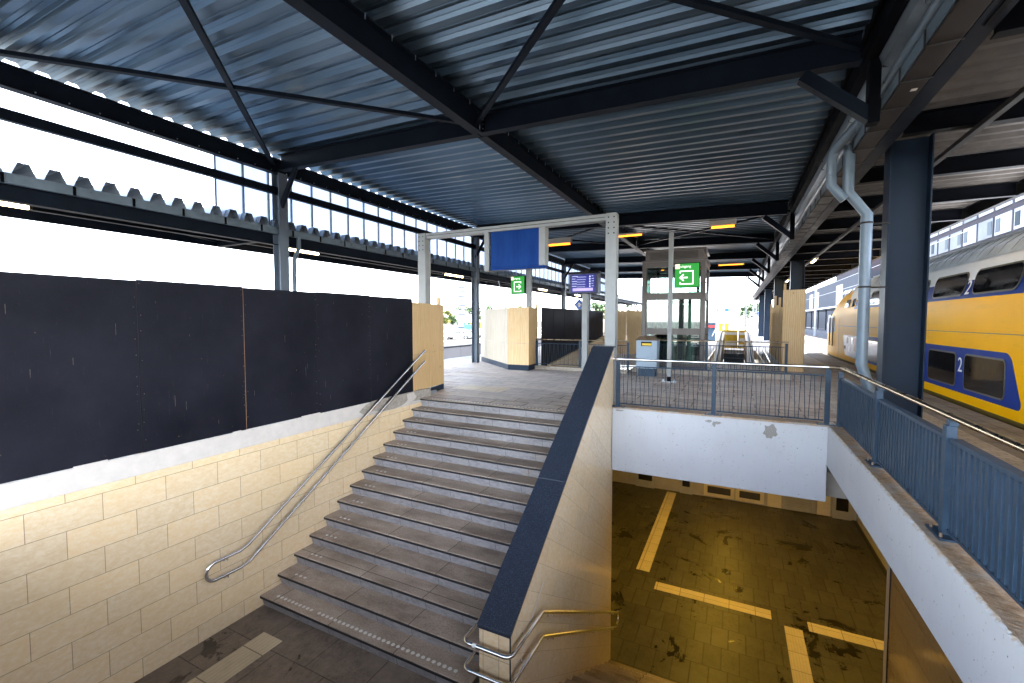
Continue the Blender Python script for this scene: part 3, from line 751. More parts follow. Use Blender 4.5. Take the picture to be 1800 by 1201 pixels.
for a, c in zip(py[:-1], py[1:]):
    a -= .06; c += .06
    m = MB(); m.box(X - .035, X + .045, c, a, .80, .835); m.build('top_flat', M['steel_blue'], t, .004)
    m = MB(); m.box(X - .03, X + .03, c, a, .05, .075); m.build('bottom_flat', M['steel_blue'], t)
    k = int((a - c) / .088)
    for i in range(k):
        y = a - (i + .5) * (a - c) / k; nf += 1
        m = MB(); m.box(X - .026, X - .018, y - .03, y + .012, .075, .80); m.bar((X + .006, y - .02, .075), (X + .006, y - .02, .80), .05, .008, (.25, 1, 0)); m.build('fin', M['steel_blue'], t)

# =================================================================== CANOPIES
def dz(x): return -.0265 * (x + 9.96)      # the main roof falls towards the valley gutter on the right
ZB, ZT = 5.40, 5.77                        # cross beam bottom / deck underside at x = -9.96
XL_, XM, XR_ = -9.96, -4.31, 1.42
def ribbed(mb, x0, x1, y0, y1, zf, pitch=.36, h=.085, wt=.13, wb=.10):
    # trapezoidal sheet, ribs along x ; zf(x) the underside
    prof = []; y = y0
    sl_ = (pitch - wt - wb) / 2
    while y < y1:
        prof += [(y, 0), (y + wb, 0), (y + wb + sl_ * .45, h * .5), (y + wb + sl_ * .55, h * .56), (y + wb + sl_, h), (y + wb + sl_ + wt * .42, h), (y + wb + sl_ + wt * .5, h - .012), (y + wb + sl_ + wt * .58, h), (y + wb + sl_ + wt, h), (y + wb + sl_ * 1.45 + wt, h * .56), (y + wb + sl_ * 1.55 + wt, h * .5)]
        y += pitch
    prof.append((y, 0))
    a = [(x0, yy, zf(x0) + zz) for yy, zz in prof]; c = [(x1, yy, zf(x1) + zz) for yy, zz in prof]
    return mb.sheet(a, c)
mc = thing('main_canopy', 'large dark steel canopy with ribbed metal roof over the stairs', 'canopy', (XM, 7.24, 0))
Y0, Y1 = -6, 38.4
b = MB(); ribbed(b, -10.25, XR_ - .02, Y0, Y1, lambda x: ZT + dz(x)); b.build('roof_deck', M['deck'], mc)
b = MB(); b.add([(-10.3, Y0, ZT + .24), (1.45, Y0, ZT + .24 - .31), (1.45, Y1, ZT + .24 - .31), (-10.3, Y1, ZT + .24)], [(0, 1, 2, 3)]); b.build('roof_skin', M['deck_grey'], mc)
CB = [-4.0, 1.6, 7.24, 16.3, 21.8, 27.2, 32.7, 38.2]
for y in CB:
    b = MB(); b.ibeam((XL_ + .09, y, ZB + dz(XL_)), (XM - .012, y, ZB + dz(XM) - .02), .17, .37); b.build('cross_beam', M['steel'], mc)
    b = MB(); b.ibeam((XM + .012, y, ZB + dz(XM) - .02), (XR_ - .06, y, ZB + dz(XR_) - .005), .17, .37); b.build('cross_beam', M['steel'], mc)
    b = MB()
    for i in range(6):
        for s_ in (-.06, .06): b.tube([(XM + .10, y + s_ - .1, 5.30 + i * .05), (XM + .10, y + s_ - .1, 5.302 + i * .05)], .01, 6)
yb = [Y0] + CB[1:]
for a, c in zip([Y0] + CB, CB + [Y1]):
    if c - a < .5: continue
    b = MB(); b.ibeam((XM, a + .09, 5.225), (XM, c - .09, 5.225), .19, .40, .022); b.build('ridge_purlin', M['steel'], mc)
b = MB(); b.ibeam((XL_ - .02, Y0, 5.33), (XL_ - .02, Y1, 5.33), .16, .35); b.build('eaves_beam', M['steel'], mc)
b = MB()
for i in range(110):
    b.tube([(XL_ - .012, Y0 + .25 + i * .40, 5.40), (XL_ + .002, Y0 + .25 + i * .40, 5.40)], .011, 6)
o = b.build('eaves_bolts', M['galv'], mc); o['kind'] = 'stuff'
b = MB(); b.box(XL_ - .05, XL_ + .05, Y0, Y1, 4.83, 5.0); b.build('cladding_rail', M['steel'], mc)
b = MB(); b.ibeam((XR_ + .04, Y0, 5.08), (XR_ + .04, Y1, 5.08), .12, .40); b.build('valley_beam', M['steel_dark'], mc)
b = MB(); b.box(1.405, 1.43, Y0, Y1, 5.43, 5.66); b.build('deck_closure', M['steel_dark'], mc)
for y in CB[1:]:
    for s_ in (-1, 1):
        b = MB(); x = XM + s_ * .10; b.box(x - .006, x + .006, y - .10, y + .10, 5.25, 5.60); b.build('end_plate', M['steel_dark'], mc)
        for zz in (5.30, 5.38, 5.46, 5.54):
            for dy in (-.07, .07):
                b = MB(); b.disc((x + s_ * .006, y + dy, zz), .014, (s_, 0, 0), .012, 6); b.build('bolt', M['galv'], mc)
# clips along the purlin
b = MB()
for i in range(90): b.box(XM + .093, XM + .099, Y0 + i * .49, Y0 + i * .49 + .012, 5.56, 5.64)
b.build('purlin_clips', M['galv'], mc)['kind'] = 'stuff'
for (a, c) in (((XL_, 7.1), (XM, 1.7)), ((XM, 7.1), (XL_, 1.7)), ((XM, 7.1), (XR_, 1.7)), ((XR_ - .1, 7.1), (XM, 1.7)),
               ((XL_, 21.7), (XM, 16.4)), ((XM, 21.7), (XL_, 16.4)), ((XM, 21.7), (XR_, 16.4)), ((XR_ - .1, 21.7), (XM, 16.4))):
    b = MB(); z = 5.52
    b.bar((a[0], a[1], z + dz(a[0])), (c[0], c[1], z + dz(c[0])), .085, .06); b.build('bracing_bar', M['steel'], mc)
for y in CB[2:]:
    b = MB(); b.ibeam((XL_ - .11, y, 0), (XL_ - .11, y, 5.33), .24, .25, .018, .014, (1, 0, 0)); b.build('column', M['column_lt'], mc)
    b = MB(); b.tube([(XL_ + .05, y - .02, 4.47), (XL_ + .62, y - .02, 5.39)], .062, 12); b.build('knee_brace', M['steel'], mc)
    b = MB(); b.bar((.73, y, 5.07), (1.50, y, 4.38), .15, .15); b.build('valley_brace', M['steel'], mc)
    b = MB(); b.box(1.44, 1.56, y - .08, y + .08, 4.3, 5.08); b.build('valley_hanger', M['steel_dark'], mc)
# translucent strip along the left eaves, and its flashing
gl = thing('translucent_cladding', 'milky translucent cladding strip with thin upright joints under the left eaves', 'cladding', (-10.2, 20, 4.3))
y = 5.87; i = 0
while y < 38.3:
    b = MB(); b.box(-10.21, -10.19, y + .018, y + .602, 4.05, 5.56); b.build('translucent_panel', M['poly'], gl)
    b = MB(); b.box(-10.22, -10.17, y - .018, y + .018, 4.05, 5.60); b.build('joint_strip', M['zinc'], gl)
    y += .62; i += 1

# lower canopy over the left platform edge
lc = thing('low_canopy', 'low ribbed canopy over the left platform edge', 'canopy', (-11.2, 7, 3.4))
b = MB(); ribbed(b, -10.02, -12.7, -6.02, 60, lambda x: 4.06, .362, .20, .13, .085); b.build('roof_deck', M['deck_low'], lc)
b = MB(); b.ibeam((-10.1, -6, 3.64), (-10.1, 60, 3.64), .16, .27, .018); b.build('edge_beam', M['steel'], lc)
b = MB(); b.box(-12.66, -12.56, -6, 60, 3.80, 4.05); b.build('edge_beam', M['steel'], lc)
b = MB(); b.ibeam((-11.6, -6, 3.82), (-11.6, 60, 3.82), .12, .22, .015); b.build('purlin', M['steel'], lc)
for y in [-4, 1.6, 7.24, 16.45, 21.8, 27.2, 32.7, 38.2, 44, 50, 56]:
    b = MB(); b.ibeam((-10.18, y, 3.78), (-12.55, y, 3.78), .12, .25, .015); b.build('cross_beam', M['steel'], lc)
for a, c in ((1.6, 7.24), (7.24, 16.45), (16.45, 21.8)):
    b = MB(); b.bar((-10.2, a, 3.9), (-12.5, c, 3.92), .06, .04); b.build('bracing_bar', M['steel'], lc)
for y in (16.45, 21.8, 27.2):
    b = MB(); b.tube([(-10.1, y + .1, 3.2), (-10.1, y + 1.2, 2.2)], .02, 6)
t = thing('roof_gutter', 'grey box gutter with brackets along the left low canopy', 'gutter', (-9.95, 10, 3.88))
b = MB(); b.box(-9.99, -9.90, -6, 60, 3.885, 4.04); b.build('trough', M['pipe'], t)
b = MB()
for k in range(70): b.box(-9.896, -9.888, -5.6 + k * .82, -5.56 + k * .82, 3.88, 4.03)
b.build('gutter_brackets', M['steel_dark'], t)['kind'] = 'stuff'
t = thing('downpipe', 'thin grey downpipe beside the left column behind the black hoarding', 'pipe', (-9.9, 7.5, 0))
b = MB(); b.tube([(-9.93, 7.72, 3.9), (-9.93, 7.72, 3.62), (-9.85, 7.52, 3.3), (-9.85, 7.52, .0)], .052, 10); b.build('pipe_run', M['pipe'], t)
b = MB(); b.box(-9.93, -9.77, 7.5, 7.54, 2.9, 2.94); b.build('pipe_clip', M['galv'], t)

# right canopy over the train side
rc = thing('side_canopy', 'dark steel canopy over the train side of the platform with massive columns', 'canopy', (2.55, 9.9, 0))
b = MB(); ribbed(b, 2.0, 5.62, -6, 70, lambda x: 4.88, .36, .12); b.build('roof_deck', M['deck_grey'], rc)
b = MB(); b.add([(1.9, -6, 5.05), (5.65, -6, 5.05), (5.65, 70, 5.05), (1.9, 70, 5.05)], [(0, 1, 2, 3)]); b.build('roof_skin', M['deck_grey'], rc)
b = MB(); b.ibeam((2.06, -6, 4.60), (2.06, 70, 4.60), .20, .44, .022, .014); b.build('girder', M['steel'], rc)
b = MB(); b.ibeam((5.55, -6, 4.56), (5.55, 70, 4.56), .12, .30, .018); b.build('edge_beam', M['steel_dark'], rc)
y = -4.4
while y < 69:
    b = MB(); b.ibeam((2.18, y, 4.56), (5.48, y, 4.56), .14, .30, .018); b.build('cross_beam', M['steel_dark'], rc); y += 2.62
for y in (9.85, 24.9, 34.9, 45.8, 57):
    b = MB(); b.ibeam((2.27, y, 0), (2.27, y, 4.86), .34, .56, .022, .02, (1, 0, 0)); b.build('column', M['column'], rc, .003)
    b = MB()
    for z in (4.1, 4.2, 4.4, 4.5):
        b.tube([(2.80, y - .19, z), (2.80, y - .165, z)], .014, 6)
b = MB(); b.bar((2.07, 5.2, 4.72), (2.07, 5.9, 4.72), .05, .26); b.build('splice_plate', M['steel_dark'], rc)
for k in range(6):
    b = MB(); b.tube([(2.0, 5.3 + (k % 3) * .2, 4.68 + (k // 3) * .1), (2.06, 5.3 + (k % 3) * .2, 4.68 + (k // 3) * .1)], .014, 6); b.build('bolt', M['galv'], rc)

# valley : sheet gutter, round pipe, cable tray
t = thing('valley_gutter', 'shiny zinc sheet gutter in the valley between the two roofs', 'gutter', (1.6, 10, 5))
P = [(1.50, 5.66), (1.525, 5.10), (1.56, 4.98), (1.70, 4.92), (1.80, 4.92), (1.87, 5.12), (1.98, 5.12)]
b = MB(); b.sheet([(x, -6, z) for x, z in P], [(x, 60, z) for x, z in P]); b.build('trough', M['zinc'], t)
t = thing('roof_pipe', 'long round grey pipe running along the roof valley', 'pipe', (1.66, 10, 4.8))
b = MB(); b.tube([(1.66, -6, 4.82), (1.66, 60, 4.82)], .05, 12); b.build('pipe_run', M['pipe'], t)
t = thing('cable_tray', 'long grey covered cable tray strapped under the roof valley', 'cable tray', (1.82, 10, 4.6))
b = MB(); b.box(1.69, 1.95, -6, 60, 4.60, 4.76); b.build('tray_body', M['tray'], t, .006)
b = MB(); b.box(1.672, 1.686, -6, 60, 4.63, 4.785); b.build('tray_side', M['pipe'], t)
for k in range(40):
    y = 4.65 * .0 + .6 + k * .78
    b = MB(); b.box(1.66, 1.97, y, y + .022, 4.588, 4.597); b.box(1.655, 1.668, y, y + .022, 4.588, 4.76); b.build('strap', M['rubber'], t)
b = MB(); b.box(1.84, 1.90, 7.1, 7.16, 4.594, 4.599); b.build('small_tag', M['stud'], t)
# downpipe at the big column
t = thing('downpipe', 'thick grey downpipe with bends in front of the big blue column', 'pipe', (2.0, 9.5, 0))
r = .083; Y = 9.42
b = MB(); b.tube([(1.66, Y, 4.76), (1.66, Y, 3.98), (1.93, Y, 3.58), (1.93, Y, 1.06), (2.06, Y, .58), (2.09, Y, .42), (2.09, Y, 0)], r, 18); b.build('pipe_run', M['pipe'], t)
b = MB(); b.tube([(1.74, 8.5, 4.95), (1.44, Y - .05, 4.70), (1.42, Y, 4.58), (1.42, Y, 4.12), (1.62, Y, 3.86)], r * .92, 16); b.build('branch_pipe', M['pipe'], t)
for z, x in ((3.42, 1.93), (2.35, 1.93)):
    b = MB(); b.tube([(x, Y, z), (x, Y, z + .03)], r + .008, 18); b.box(x, 2.27, Y + .1, Y + .125, z, z + .025); b.build('pipe_clip', M['tray'], t)
for z, x in ((1.05, 1.93), (.44, 2.088)):
    b = MB(); b.tube([(x, Y, z - .02), (x, Y, z + .04)], r + .006, 18); b.build('collar', M['pipe'], t)

# =================================================================== LAMPS
def strip_lamp(x, y, z, ln, axis, lab, grp, mat='lamp_w', w=.14, h=.07, e=0, box=.05):
    t = thing('strip_lamp', lab, 'lamp', (x, y, z), grp)
    def bx(a, c, z0, z1):
        b = MB()
        return b.box(x - a, x + a, y - c, y + c, z0, z1) if axis == 'x' else b.box(x - c, x + c, y - a, y + a, z0, z1)
    a = ln / 2
    bx(a, w * .62, z, z + box).build('housing', M['lamp_body'], t, .008)
    b = MB(); q = a - .05
    b.tube([(x - q, y, z - .03), (x + q, y, z - .03)] if axis == 'x' else [(x, y - q, z - .03), (x, y + q, z - .03)], h * .42, 10); b.build('lens', M[mat], t)
    for s_ in (-1, 1):
        b = MB(); u = s_ * (a - .025)
        (b.box(x + u - .02, x + u + .02, y - .03, y + .03, z - .055, z) if axis == 'x' else b.box(x - .03, x + .03, y + u - .02, y + u + .02, z - .055, z)).build('end_cap', M['tray'], t)
    return t
G1 = 'orange lamps under the main canopy'
strip_lamp(-6.05, 16.05, 4.72, .95, 'x', 'orange glowing strip lamp just right of the blue board', G1, 'lamp_or', .16, .09, box=.20)
strip_lamp(-3.4, 15.8, 4.78, 1.0, 'x', 'orange strip lamp right of the pale portal post', G1, 'lamp_or', .14, .06)
strip_lamp(-.42, 15.4, 4.74, .75, 'x', 'bright orange strip lamp hanging above the lift front', G1, 'lamp_or', .16, .09, box=.16)
strip_lamp(-.3, 27.0, 4.85, 1.3, 'x', 'orange strip lamp on the far cross beam behind the lift', G1, 'lamp_or', .14, .06)
strip_lamp(-.5, 37.9, 4.75, 2.2, 'x', 'farthest orange strip lamp at the open end of the roof', G1, 'lamp_or', .14, .06)
G2 = 'strip lamps under the left low canopy'
for y, ln, lab in ((2.4, 1.35, 'warm strip lamp at the left picture edge under the low canopy'), (8.05, 1.25, 'warm strip lamp just right of the left column'),
                   (15.2, 1.45, 'warm strip lamp right of the pale portal post under the low canopy'), (24.5, 1.4, 'small warm strip lamp under the low canopy behind the blue board'), (31, 1.4, 'farthest warm strip lamp under the left low canopy')):
    strip_lamp(-10.75, y * 1.045, 3.74, ln, 'y', lab, G2, 'lamp_w', .16, .08)
G3 = 'strip lamps on the lighting rail by the train'
for y, lab in ((11.45, 'strip lamp glowing beside the top of the big blue column'), (23.4, 'strip lamp glowing right of the boarded second column'), (34.5, 'far strip lamp on the lighting rail by the train'), (3, 'strip lamp on the lighting rail near the viewer')):
    strip_lamp(3.0, y, 4.42, 1.35, 'y', lab, G3, 'lamp_w', .12, .07)
t = thing('lighting_rail', 'thin rail carrying the strip lamps along the train side', 'lighting rail', (3.0, 20, 4.5))
b = MB(); b.box(2.96, 3.04, -6, 60, 4.48, 4.55); b.build('rail_profile', M['tray'], t)

# =================================================================== HOARDINGS
t = thing('black_hoarding', 'tall black plywood hoarding along the top of the tan stair wall', 'hoarding', (-6.6, 4, .17))
seams = [.35, 1.54, 2.80, 4.11, 5.40, 6.67, 7.97]
for i, (a, c) in enumerate(zip(seams[:-1], seams[1:])):
    b = MB(); b.box(-6.545, -6.525, a + .004, c - .004, .165 + .004 * (i % 2), 2.30 - .012 * (i % 2)); b.build('panel', M['film'], t)
    b = MB(); w_ = .004 if abs(c - 4.11) < .01 else .0014; b.box(-6.544, -6.5275, c - w_, c + w_, .17, 2.28); b.build('panel_edge', M['ply_edge'] if abs(c - 4.11) < .01 else M['rubber'], t)
    b = MB(); rn = random.Random(i)
    for k in range(22):
        z = .25 + k * .095 + rn.uniform(-.03, .03)
        for yy in ((a + .03, c - .03) if k % 2 else (c - .035,)):
            if rn.random() < .6: b.disc((-6.525, yy + rn.uniform(-.008, .008), z), rn.uniform(.003, .007), (1, 0, 0), .0015, 6)
    for k in range(5):
        y_ = rn.uniform(a + .1, c - .1); z = rn.uniform(.3, 2.1); b.box(-6.525, -6.5243, y_, y_ + .003, z, z + rn.uniform(.02, .16))
    b.build('screw_marks', M['screw'], t)['kind'] = 'stuff'
for y in seams:
    b = MB(); b.box(-6.62, -6.55, y - .03, y + .03, .16, 2.2); b.build('batten', M['timber'], t)
t = thing('plywood_end_panel', 'plywood boarding at the right end of the black hoarding', 'hoarding', (-6.7, 8.8, 0))
A, Bp = Vector((-6.53, 7.985, 0)), Vector((-6.875, 9.66, 0)); dn = Vector((Bp.y - A.y, A.x - Bp.x, 0)).normalized()
def pan(a, c, z0, z1, th, name, mat, t, z0b=None):
    n = Vector((c.y - a.y, a.x - c.x, 0)).normalized() * th; zb = z0 if z0b is None else z0b
    P = [(a.x, a.y, z0), (c.x, c.y, zb), (c.x - n.x, c.y - n.y, zb), (a.x - n.x, a.y - n.y, z0)]
    P += [(p[0], p[1], z1) for p in P]; b = MB(); b.hexa(P); return b.build(name, mat, t)
pan(A, Bp, 1.02, 2.21, .02, 'panel', M['ply'], t); pan(A, Bp, .17, 1.014, .02, 'panel', M['ply'], t, .14)
q = A.lerp(Bp, .42); pan(q + dn * -.004, Bp + dn * -.004, .0, .136, .02, 'plinth', M['column'], t)
b = MB(); p = A.lerp(Bp, .93); b.box(p.x - .14, p.x - .06, p.y - .03, p.y + .03, 0, 2.42); b.build('stud', M['timber'], t)
b = MB(); p = A.lerp(Bp, .52); b.box(p.x + .01, p.x + .07, p.y - .16, p.y + .16, 0, .07); b.box(p.x + .0, p.x + .02, p.y - .05, p.y - .01, .07, .16)
tag(b.build('metal_foot', M['galv'], None, .006), 'small galvanised foot bracket under the plywood boarding', 'bracket')
t = thing('plywood_enclosure', 'plywood enclosure with dark blue plinth standing on the platform', 'hoarding', (-8, 15.5, 0))
Q = [Vector((-10.15, 17.1, 0)), Vector((-7.43, 14.44, 0)), Vector((-6.60, 14.46, 0)), Vector((-6.68, 15.45, 0))]
for i, (a, c, m_, sp) in enumerate(((Q[0], Q[1], 'ply_daylit', (0, .45, .9, 1)), (Q[1], Q[2], 'ply_x', (0, 1)), (Q[2], Q[3], 'ply', (0, 1)))):
    for u, v in zip(sp[:-1], sp[1:]):
        p, q = a.lerp(c, u), a.lerp(c, v); e = (q - p).normalized() * .004
        pan(p + e, q - e, .97, 2.27, .02, 'panel', M[m_], t); pan(p + e, q - e, .20, .964, .02, 'panel', M[m_], t)
    nn = Vector((c.y - a.y, a.x - c.x, 0)).normalized() * .006
    pan(a - nn, c - nn, 0, .196, .02, 'plinth', M['column'], t)
b = MB(); b.box(-6.75, -6.69, 15.4, 15.46, 1, 2.42); b.build('stud', M['timber'], t)
t = thing('black_hoarding', 'second black hoarding beyond the railing along the far stairwell', 'hoarding', (-6.53, 19, .2))
sm = [15.47, 16.7, 17.95, 19.2, 20.45, 21.7, 22.95, 24.2]
for a, c in zip(sm[:-1], sm[1:]):
    b = MB(); b.box(-6.55, -6.53, a + .006, c - .006, -.4, 2.30); b.build('panel', M['film'], t)
t = thing('plywood_screen', 'natural plywood screen left of the lift', 'hoarding', (-4.6, 24.3, 0))
for a, c in ((-6.5, -5.3), (-5.29, -4.1), (-4.09, -3.3)):
    b = MB(); b.box(a, c, 24.3, 24.32, .0, 2.32); b.build('panel', M['ply_x'], t)
t = thing('stair_cheek', 'tan sloped stair cheek seen through the far railing', 'wall', (-6.4, 18, 0))
b = MB(); b.prism([(-6.5, 15.4, -1.2), (-6.5, 24.0, -1.2), (-6.5, 24.0, .95), (-6.5, 16.0, .10)], (.12, 0, 0)); b.build('cheek_panel', M['clad_left'], t)
b = MB(); b.box(-6.5, -3.4, 15.4, 23.4, -1.7, -1.2); struct(b.build('far_stairwell_floor', M['landing']))

# right boards round the second column
t = thing('plywood_board', 'upright plywood board beside the second blue column', 'hoarding', (1.8, 18.4, 0))
b = MB(); b.box(1.48, 2.13, 18.40, 18.42, 0, 2.88); b.build('panel', M['ply_x'], t)
b = MB(); b.box(2.10, 2.16, 18.43, 18.49, 0, 2.86); b.build('edge_batten', M['timber'], t)
b = MB(); b.box(1.50, 1.57, 18.43, 18.50, 0, 3.1); b.build('edge_batten', M['timber'], t)
rn = random.Random(11); grp = 'upright battens beyond the plywood board'
hts = [2.55, 2.9, 2.35, 2.8, 2.5, 3.0, 2.45, 2.7]
labs = ['timber batten nearest the plywood board', 'second timber batten from the plywood board', 'third timber batten from the plywood board', 'fourth timber batten from the plywood board', 'fifth timber batten from the plywood board', 'sixth timber batten from the plywood board', 'seventh timber batten from the plywood board', 'farthest timber batten of the boarding']
for i in range(8):
    y = 19.2 + i * .95 + i * i * .05; x = 1.62 + .01 * i
    b = MB(); b.box(x, x + .09, y, y + .05, 0, hts[i]); tag(b.build('timber_batten', M['timber']), labs[i], 'batten', grp)
t = thing('gap_backing', 'dark backing sheets added for the dark gaps behind the upright battens', 'hoarding', (1.85, 23, 0))  # black sheets added to stand for the dark gaps between the battens
for k in range(5):
    b = MB(); b.box(1.84, 1.86, 18.6 + k * 1.9, 18.6 + k * 1.9 + 1.88, 0, 2.2 + .1 * (k % 2)); b.build('panel', M['film'], t)
    b = MB(); b.box(1.80, 1.836, 18.6 + k * 1.9, 18.6 + k * 1.9 + 1.88, .85, .95); b.build('ledger', M['timber'], t)

# =================================================================== PORTAL, BOARD, SIGNS
t = thing('portal_frame', 'pale grey square portal frame over the top of the stairs', 'portal', (-5, 9.7, 0))
b = MB(); b.box(-7.66, -7.41, 9.60, 9.84, 0, 4.12); b.build('portal_post', M['gantry'], t, .008)
b = MB(); b.box(-2.56, -2.33, 9.60, 9.84, 0, 4.12); b.build('portal_post', M['gantry'], t, .008)
b = MB(); b.box(-7.409, -2.561, 9.62, 9.82, 3.97, 4.115); b.build('portal_beam', M['gantry'], t, .008)
b = MB(); b.box(-7.40, -2.57, 9.612, 9.619, 4.035, 4.045); b.build('beam_groove', M['tray'], t)
for x0 in (-7.655, -2.555):
    b = MB(); b.box(x0 + .002, x0 + .24, 9.588, 9.599, 3.62 if x0 < -5 else 3.72, 4.10); b.build('joint_plate', M['gantry'], t)
    for i in range(4):
        for s_ in (.06, .18):
            b = MB(); b.disc((x0 + s_, 9.588, 3.68 + i * .115), .016, (0, -1, 0), .004, 8); b.build('bolt', M['steel_dark'], t)
t = thing('blue_board', 'big blank blue board hanging from the portal beam', 'sign board', (-5, 9.7, 3.1))
b = MB(); b.box(-5.43, -4.14, 9.63, 9.81, 3.09, 3.965); b.build('board_face', M['blue_board'], t, .004)
b = MB(); b.box(-5.43, -3.98, 9.61, 9.83, 3.03, 3.085); b.build('board_lip', M['blue_board'], t, .01)
b = MB(); b.box(-4.135, -3.98, 9.61, 9.83, 3.088, 3.968); b.build('side_trim', M['gantry'], t, .006)
b = MB(); b.box(-5.60, -5.47, 9.60, 9.84, 3.02, 3.968); b.build('side_trim', M['gantry'], t, .006)
for i in range(5):
    b = MB(); b.disc((-5.468, 9.7, 3.2 + i * .16), .018, (1, 0, 0), .004, 8); b.build('bolt', M['steel_dark'], t)

def exit_sign(name, label, x, y, z, w, h, flip, par=None):
    t = thing(name, label, 'sign', (x, y, z))
    b = MB(); b.box(x - w / 2 - .02, x + w / 2 + .02, y, y + .12, z - h / 2 - .02, z + h / 2 + .02); b.build('sign_box', M['steel_dark'], t)
    b = MB(); b.box(x - w / 2, x + w / 2, y - .006, y - .001, z - h / 2, z + h / 2); b.build('sign_face', M['sign_green'], t)
    yf = y - .012; s_ = -1 if flip else 1
    def q(u, v): return (x + u * w, v * h + z)
    def rect(u0, u1, v0, v1, nm, mt):
        b = MB(); (xa, za), (xb, zb) = q(u0, v0), q(u1, v1); b.box(min(xa, xb), max(xa, xb), yf, yf + .004, za, zb); return b.build(nm, mt, t)
    rect(-.5, -.30, .28, .49, 'pale_square', M['sign_pink'])
    text('lettering', 'uitgang', h * .155, (x - w * .06, yf + .003, z + h * .33), (R(90), 0, 0), M['sign_white'], t, .001)
    rect(-.30 if not flip else -.28, .28 if not flip else .28, .15, .20, 'pictogram_frame', M['sign_white'])
    rect(-.30 if not flip else -.28, .28 if not flip else .28, -.40, -.35, 'pictogram_frame', M['sign_white'])
    e = .23 if not flip else -.28
    rect(e, e + .05, -.349, .149, 'pictogram_frame', M['sign_white'])
    e = -.30 if not flip else .23
    rect(e, e + .04, .08, .149, 'pictogram_frame', M['sign_white']); rect(e, e + .04, -.349, -.29, 'pictogram_frame', M['sign_white'])
    d = -1 if not flip else 1; cu = 0 if not flip else .1
    tip = (.32 if not flip else .27) * d
    b = MB()
    P = [(tip, -.10), (tip - d * .17, .05), (tip - d * .09, .05), (tip + -d * 0 + .0, -.10)]
    poly = [(tip, -.10), (tip - d * .20, .07), (tip - d * .12, .07), (tip - d * .0 - d * .045, -.065 + 0), ]
    def pp(L): return [(q(u, v)[0], yf, q(u, v)[1]) for u, v in L]
    b.prism(pp([(tip, -.1), (tip - d * .17, .06), (tip - d * .21, .02), (tip - d * .08, -.1)]), (0, .004, 0))
    b.prism(pp([(tip, -.1), (tip - d * .17, -.26), (tip - d * .21, -.22), (tip - d * .08, -.1)]), (0, .004, 0))
    b.prism(pp([(tip - d * .075, -.07), (tip - d * .36, -.07), (tip - d * .36, -.13), (tip - d * .075, -.13)]), (0, .004, 0))
    b.build('arrow', M['sign_white'], t)
    return t
exit_sign('exit_sign', 'green lit exit sign with arrow pointing left on the thin post', -1.27, 13.60, 3.09, .64, .66, False)
exit_sign('exit_sign', 'green lit exit sign with arrow pointing right beside the blue board', -7.55, 15.5, 3.17, .56, .66, True)
t = thing('sign_post', 'slim grey post with bolted foot carrying the left pointing exit sign', 'post', (-1.72, 13.63, 0))
b = MB(); b.box(-1.775, -1.655, 13.6, 13.72, .16, 4.34); b.build('shaft', M['gantry'], t, .01)
b = MB(); b.box(-1.765, -1.665, 13.61, 13.71, 0, .159); b.build('foot', M['steel_dark'], t)
b = MB(); b.box(-1.92, -1.51, 13.56, 13.76, .0045, .02); b.build('base_plate', M['galv'], t)
for s_ in (-.15, .15):
    b = MB(); b.tube([(-1.715 + s_, 13.66, .02), (-1.715 + s_, 13.66, .08)], .025, 8); b.build('bolt', M['galv'], t)
b = MB(); b.box(-1.66, -1.6, 13.63, 13.7, 3.35, 3.4); b.build('sign_arm', M['gantry'], t)
t = thing('sign_post', 'slim pale post behind the plywood enclosure carrying the right pointing exit sign', 'post', (-7.1, 15.6, 0))
b = MB(); b.box(-7.22, -7.02, 15.56, 15.7, 0, 4.9); b.build('shaft', M['gantry'], t, .01)
b = MB(); b.bar((-7.42, 15.62, 2.8), (-7.9, 15.62, 2.0), .03, .03); b.build('stay_rod', M['pipe'], t)
b = MB(); b.bar((-8.6, 15.9, 3.4), (-8.1, 15.7, 2.0), .03, .03); b.build('stay_rod', M['pipe'], t)

t = thing('departure_display', 'dark blue departure display with lit rows on a grey post', 'display', (-4.75, 15, 0))
b = MB(); b.box(-4.83, -4.63, 15.05, 15.25, 0, 2.74); b.build('display_post', M['gantry'], t, .012)
b = MB(); b.box(-5.29, -4.25, 15.0, 15.34, 2.74, 3.44); b.build('housing', M['navy'], t, .012)
b = MB(); b.box(-5.31, -4.21, 14.97, 15.38, 3.442, 3.50); b.build('hood', M['tray'], t, .01)
b = MB(); b.tube([(-4.7, 15.15, 3.50), (-4.7, 15.15, 3.57)], .05, 10); b.build('sensor', M['tray'], t)
b = MB(); b.box(-5.21, -4.36, 14.992, 14.999, 2.80, 3.39); b.build('screen', M['screen'], t)
rn = random.Random(2)
for i in range(5):
    z = 3.33 - i * .085
    b = MB(); b.box(-5.18, -5.18 + .12 + .1 * rn.random(), 14.988, 14.991, z, z + .016)
    b.build('text_row', M['screen_txt'], t)
    b = MB(); b.box(-5.0, -4.72 + .06 * rn.random(), 14.988, 14.991, z - .022, z - .012); b.build('text_row', M['screen_txt'], t)
    b = MB(); b.box(-4.55, -4.51, 14.988, 14.991, z - .03, z + .02); b.build('track_box', M['screen_txt'], t)
    b = MB(); b.box(-4.47, -4.41 + .03 * rn.random(), 14.988, 14.991, z, z + .012); b.build('text_row', M['screen_txt'], t)
b = MB(); b.box(-5.15, -4.42, 14.988, 14.991, 2.83, 2.93); b.build('message_bar', M['screen_bar'], t)

